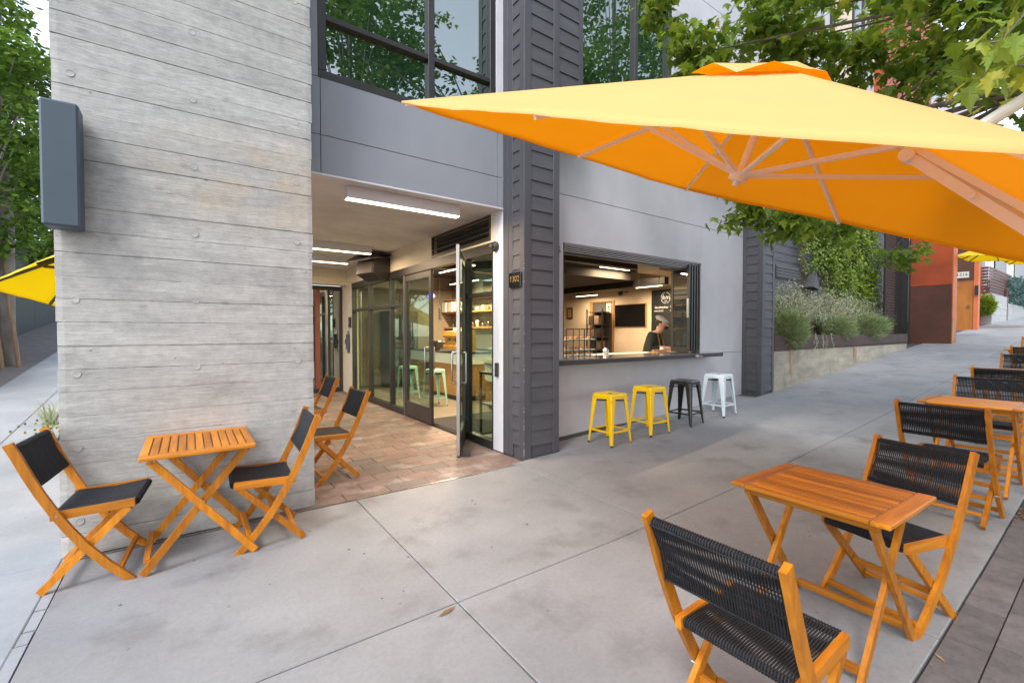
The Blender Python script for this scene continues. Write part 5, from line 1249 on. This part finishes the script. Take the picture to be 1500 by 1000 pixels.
# plants at the left corner
def tuft(name, label, loc, n, L_, w, m, spread=.5, cat='plant'):
    t = thing(name, label, cat, loc); mb = MB()
    for i in range(n):
        a = random.uniform(0,2*pi); s_ = random.uniform(.1,1)*spread; d = Vector((cos(a)*s_,sin(a)*s_,1)).normalized(); p0 = Vector((random.gauss(0,.03),random.gauss(0,.03),0)); l2 = L_*random.uniform(.5,1)
        p1 = p0+d*l2*.6; p2 = p1+(d+Vector((cos(a)*.5*spread,sin(a)*.5*spread,-.35))).normalized()*l2*.4; sd_ = Vector((-sin(a),cos(a),0))*w
        mb.add([(p0-sd_)[:],(p0+sd_)[:],(p1+sd_)[:],(p1-sd_)[:],p2[:]],[(0,1,2,3),(3,2,4)])
    mb.build('foliage', M[m], t, fix=False); return t
t_ = tuft('corner_plant','low blue green plant with pale buds behind the left chair', (-1.10,6.2,.16), 220,.40,.008,'bluehedge',.9)
mb = MB()
for i in range(40):
    a = random.uniform(0,2*pi); r_ = random.uniform(.05,.3); mb.lathe([(.004,0),(.012,.01),(.004,.022)],(cos(a)*r_,sin(a)*r_,random.uniform(.25,.42)),6)
stuff(mb.build('bud', M['vine'], t_))
tuft('dry_grass','dry pale grass tuft up the side street sidewalk by the pier edge', (-1.38,7.7,.33), 60,.42,.005,'sage',.9)

# shrubs in the planter
def needle_shrub(label, c, rx, rz_, n, m, L_=.10, w=.005, base=None, name='rosemary_shrub'):
    base = base or (c[0],c[1],1.34); t = thing(name, label, 'shrub', base); C0_ = Vector(c)-Vector(base); mb = MB(); tw = MB()
    for i in range(n):
        d = rv().normalized(); p = C0_+Vector((d.x*rx,d.y*rx*.8,d.z*rz_))*random.uniform(.35,1)
        dirv = (Vector((d.x,d.y,d.z*.6+.5))+rv(.35,.35,.35)); simple_leaf(mb, p, L_*random.uniform(.6,1.3), w, dirv, rv())
    for i in range(14):
        d = rv().normalized(); tw.tube([(0,0,0),(C0_*.5)[:],(C0_+Vector((d.x*rx,d.y*rx*.8,abs(d.z)*rz_))*.8)[:]],.006,4)
    tw.build('stem', M['twig'], t, fix=False); stuff(mb.build('foliage', M[m], t, fix=False)); return t
needle_shrub('round grey green rosemary hanging over the near end of the steel planter',(9.75,4.10,1.50),.40,.42,5200,'rosemary',.11,.006,(9.9,4.5,1.34))
needle_shrub('small needle leaved shrub over the steel planter joint',(12.5,4.15,1.52),.42,.26,2600,'rosemary',.11,.006,(12.4,4.5,1.34))
needle_shrub('small needle leaved shrub right of the planter joint',(14.4,4.15,1.58),.55,.32,3000,'rosemary',.12,.007,(14.4,4.5,1.34))
def airy_shrub(label, x, y, z0, H, R_, nst, m):
    t = thing('airy_shrub', label, 'shrub', (x,y,z0)); tw = MB(); mb = MB()
    for i in range(nst):
        a = random.uniform(0,2*pi); s_ = random.uniform(0,1)**.6*R_; top = Vector((cos(a)*s_*1.25, sin(a)*s_*.5, H*random.uniform(.45,1)*(1-.35*s_/R_))); m_ = top*.5+Vector((0,0,.1))
        tw.tube([(cos(a)*.05,sin(a)*.05,0),m_[:],top[:]],[.006,.004,.002],4)
        for q in range(46):
            u = random.uniform(.15,1.05); p = (m_.lerp(top,(u-.5)*2) if u > .5 else Vector((0,0,0)).lerp(m_,u*2))+rv(.06,.05,.06); simple_leaf(mb, p, random.uniform(.03,.055), .011, rv(), rv())
    tw.build('stem', M['twig'], t, fix=False); stuff(mb.build('foliage', M[m], t, fix=False))
airy_shrub('pale airy grey green shrub rising behind the rosemary',10.9,4.6,1.34,1.42,1.05,200,'sage')
airy_shrub('pale airy grey green shrub in the middle of the planter',12.8,4.6,1.34,1.25,1.05,190,'sage')
airy_shrub('tall pale airy shrub at the right of the planter',14.6,4.65,1.34,1.35,1.1,180,'sage')
airy_shrub('dark leafy shrub at the far end of the planter',16.3,4.5,1.34,.75,.8,110,'ivyd')
# trailing strands
tr_ = thing('trailing_plant','thin silvery strands trailing down the steel planter','plant',(10.9,4.1,1.4)); mb = MB()
for k_ in range(7):
    x = random.uniform(-.5,.9); pts = [(x,-.06,.02),(x+random.uniform(-.1,.1),-.11,-.15),(x+random.uniform(-.15,.15),-.10,-.38*random.uniform(.6,1.2))]
    mb.tube(pts,.003,4)
    for q in range(22):
        u = random.random(); p = Vector(pts[0]).lerp(Vector(pts[2]),u)+rv(.02,.01,.02); simple_leaf(mb,p,.03,.008,rv(),rv())
stuff(mb.build('strand', M['sage'], tr_, fix=False))
# climbing vine
vn = thing('climbing_vine','bright green climbing vine on the charcoal neighbour wall','vine',(14.8,5.1,1.34)); mb = MB(); tw = MB(); N = 15000
blobs_ = [((13.9,4.4),1.0,.8),((15.0,4.3),1.3,1.0),((16.6,3.9),1.0,1.2),((15.2,3.5),1.0,.8),((17.3,2.6),.75,1.2),((13.6,3.3),1.0,.45),((15.3,2.7),1.2,.4),((12.9,3.9),.7,.4),((17.2,4.7),1.0,1.0),((18.0,3.4),.7,1.4),((16.2,2.9),.8,.6),((14.4,3.8),.7,.9)]
wts = [1.5,2.2,2.2,1.2,1.8,.35,.35,.2,1.3,1.8,.7,.9]
for i in range(N):
    (cx,cz_),rx,rz_ = random.choices(blobs_, wts)[0]; a = random.uniform(0,2*pi); q = random.uniform(0,1)**.6; x = cx+cos(a)*rx*q; z_ = cz_+sin(a)*rz_*q
    bx = sin(x*5.1)*cos(z_*4.3+x); d_ = 5.17-abs(random.gauss(0,.09))-.16*max(0,bx); p = Vector((x,d_,z_))-Vector((14.8,5.1,1.34)); simple_leaf(mb, p, random.uniform(.05,.10), .028, Vector((random.gauss(0,.9),-.5,random.gauss(-.5,.6))), Vector((random.gauss(0,.6),-1,.3)))
for k_ in range(40):
    x = random.uniform(-2,2.6); pts=[(x,.04,0)]; 
    for s_ in range(6): x += random.uniform(-.25,.25); pts.append((x,.05,(s_+1)*.6))
    tw.tube(pts,.006,4)
tw.build('stem', M['twig'], vn, fix=False); stuff(mb.build('foliage', M['vine'], vn, fix=False))
needle_shrub('round yellow green shrub on the far concrete wall',(29.55,4.15,2.65),.42,.48,2200,'vine',.12,.025,(29.6,4.2,2.1),name='round_shrub')
def hedge(label, x0,x1,y,z0,z1,m,n):
    t = thing('hedge', label, 'hedge', (x0,y,z0)); mb = MB()
    for i in range(n):
        p = Vector((random.uniform(0,x1-x0),random.gauss(0,.4),random.uniform(0,1)**.8*(z1-z0))); simple_leaf(mb,p,.22,.06,rv(),rv())
    stuff(mb.build('foliage', M[m], t, fix=False))
hedge('blue green hedge trailing over the far wall',34.3,52,4.3,2.9,4.3,'bluehedge',6000)

# ------------------------------------------------------------------ person behind the counter
def skin(name, joints, edges, m, parent, sub=2, root=0):
    me = bpy.data.meshes.new(name); me.from_pydata([j[0] for j in joints], edges, []); me.materials.append(m)
    o = link(name, me, parent); sk = o.modifiers.new('skin','SKIN')
    if not me.skin_vertices: me.attributes
    try:
        bm = bmesh.new(); bm.from_mesh(me); lay = bm.verts.layers.skin.verify(); bm.verts.ensure_lookup_table()
        for v, j in zip(bm.verts, joints): r = j[1]; v[lay].radius = (r,r) if not isinstance(r,tuple) else r
        bm.verts[root][lay].use_root = True; bm.to_mesh(me); bm.free()
    except Exception as ex: print('skin', ex)
    sk.use_smooth_shade = True; sb_ = o.modifiers.new('sub','SUBSURF'); sb_.levels = sub; sb_.render_levels = sub
    return o
PX, PY = 7.14, 5.46
person = thing('person','person in dark green jacket, tan apron and pale flat cap bending over food','person',(PX,PY,0), radians(-90+15))
# local frame: +X is where the person faces (towards the sidewalk), +Y the person's left
J = []; E_ = []
def jt(p, r, par=None):
    J.append((p,r)); 
    if par is not None: E_.append((par,len(J)-1))
    return len(J)-1
pel = jt((0,0,.95),.13); sp1 = jt((.03,0,1.12),.13,pel); ch_ = jt((.09,0,1.32),(.15),sp1); nk = jt((.15,0,1.44),.07,ch_); n2 = jt((.20,0,1.50),.058,nk)
hd0 = jt((.235,0,1.56),.085,n2); hd1 = jt((.25,0,1.63),.098,hd0); hd2 = jt((.245,0,1.69),.075,hd1)
for s in (-1,1):
    sh = jt((.10,s*.17,1.38),.075,ch_); el = jt((.10,s*.27,1.13),.052,sh) if s < 0 else jt((.08,s*.27,1.12),.052,sh)
    wr = jt((.32,s*.13,1.16),.032,el) if s > 0 else jt((.31,s*.12,1.18),.032,el)
    pm = jt((.375,s*.095,1.155),.030,wr); fl_ = jt((.41,s*.08,1.15),.026,pm)
    for f in range(4):
        y0 = s*(.085-.001)+(-.030+f*.020)*1; k1 = jt((.435,s*.075-.028+f*.019,1.150-.002*f),.0095,fl_); k2 = jt((.462,s*.070-.026+f*.017,1.130),.009,k1); k3 = jt((.462-.01,s*.066-.024+f*.015,1.108),.0078,k2)
    th = jt((.385,s*.055,1.150),.012,pm); t2 = jt((.425,s*.038,1.138),.010,th); t3 = jt((.445,s*.040,1.122),.008,t2)
    hp = jt((0,s*.10,.90),.10,pel); kn = jt((.02,s*.11,.50),.07,hp); an = jt((-.02,s*.11,.10),.05,kn); ft = jt((.12,s*.12,.05),.04,an)
skin('body', J, E_, M['skin'], person)
# clothes
Jk = [((0,0,.90),.165),((.02,0,1.05),.16),((.05,0,1.20),.165),((.09,0,1.34),.155),((.14,0,1.42),.095),
      ((.10,-.18,1.39),.088),((.10,-.275,1.13),.070),((.27,-.15,1.17),.046),((.10,.18,1.39),.088),((.08,.275,1.12),.070),((.28,.16,1.155),.046)]
skin('jacket', Jk, [(0,1),(1,2),(2,3),(3,4),(3,5),(5,6),(6,7),(3,8),(8,9),(9,10)], M['jacket'], person)
Jt = [((0,0,.92),.15),((0,.10,.85),.115),((.02,.11,.50),.085),((-.02,.11,.12),.07),((0,-.10,.85),.115),((.02,-.11,.50),.085),((-.02,-.11,.12),.07)]
skin('trousers', Jt, [(0,1),(1,2),(2,3),(0,4),(4,5),(5,6)], M['trouser'], person)
mb = MB(); vs=[]; fs=[]
for k_, z_ in enumerate((.62,.80,.95,1.08,1.20)):
    xo = (.16,.175,.20,.215,.235)[k_]; wd = (.19,.19,.18,.15,.12)[k_]
    for q in range(7): y_ = -wd+2*wd*q/6; vs.append((xo+.02-(y_/wd)**2*.05, y_, z_))
for k_ in range(4):
    for q in range(6): a = k_*7+q; fs.append((a,a+1,a+8,a+7))
mb.add(vs,fs); o = mb.build('apron', M['apron'], person); sm_ = o.modifiers.new('t','SOLIDIFY'); sm_.thickness = .006
mb = MB()
for s in (-1,1): mb.bar((.245,s*.10,1.20),(.19,s*.075,1.44),.03,.008,up=(1,0,.3))
mb.build('apron_strap', M['apron'], person)
# flat cap, ears, hair, face
head = Vector((.25,0,1.625))
def ell(c, r, m, nm, n=16, cut=None, rot=0):
    mb = MB(); vs=[]; fs=[]
    for i in range(n//2+1):
        a = pi*i/(n//2)
        for j in range(n): b = 2*pi*j/n; v = Vector((sin(a)*cos(b)*r[0], sin(a)*sin(b)*r[1], cos(a)*r[2])); v.rotate(Matrix.Rotation(rot,3,'Y')); vs.append((c[0]+v.x,c[1]+v.y,c[2]+v.z))
    for i in range(n//2):
        for j in range(n): fs.append((i*n+j,i*n+(j+1)%n,(i+1)*n+(j+1)%n,(i+1)*n+j))
    mb.add(vs,fs); return mb.build(nm, M[m], person, smooth=True)
ell((.245,0,1.695),(.135,.105,.055),'cap','flat_cap',20,rot=.45); ell((.335,0,1.655),(.06,.075,.012),'cap','cap_brim',16,rot=.65)
ell((.215,0,1.635),(.10,.100,.085),'hair','hair',16)
ell((.345,0,1.575),(.018,.014,.026),'skin','nose',10,rot=-.3); ell((.318,0,1.535),(.045,.055,.035),'hair','beard',12)
for s in (-1,1): ell((.24,s*.100,1.595),(.02,.010,.03),'skin','ear',10); ell((.330,s*.032,1.600),(.010,.013,.008),'ceramic','eye',10)
ell((.352,0,1.548),(.006,.022,.006),'redstile','mouth',8)
print('objects', len(bpy.data.objects), 'leaves', len(leaves))
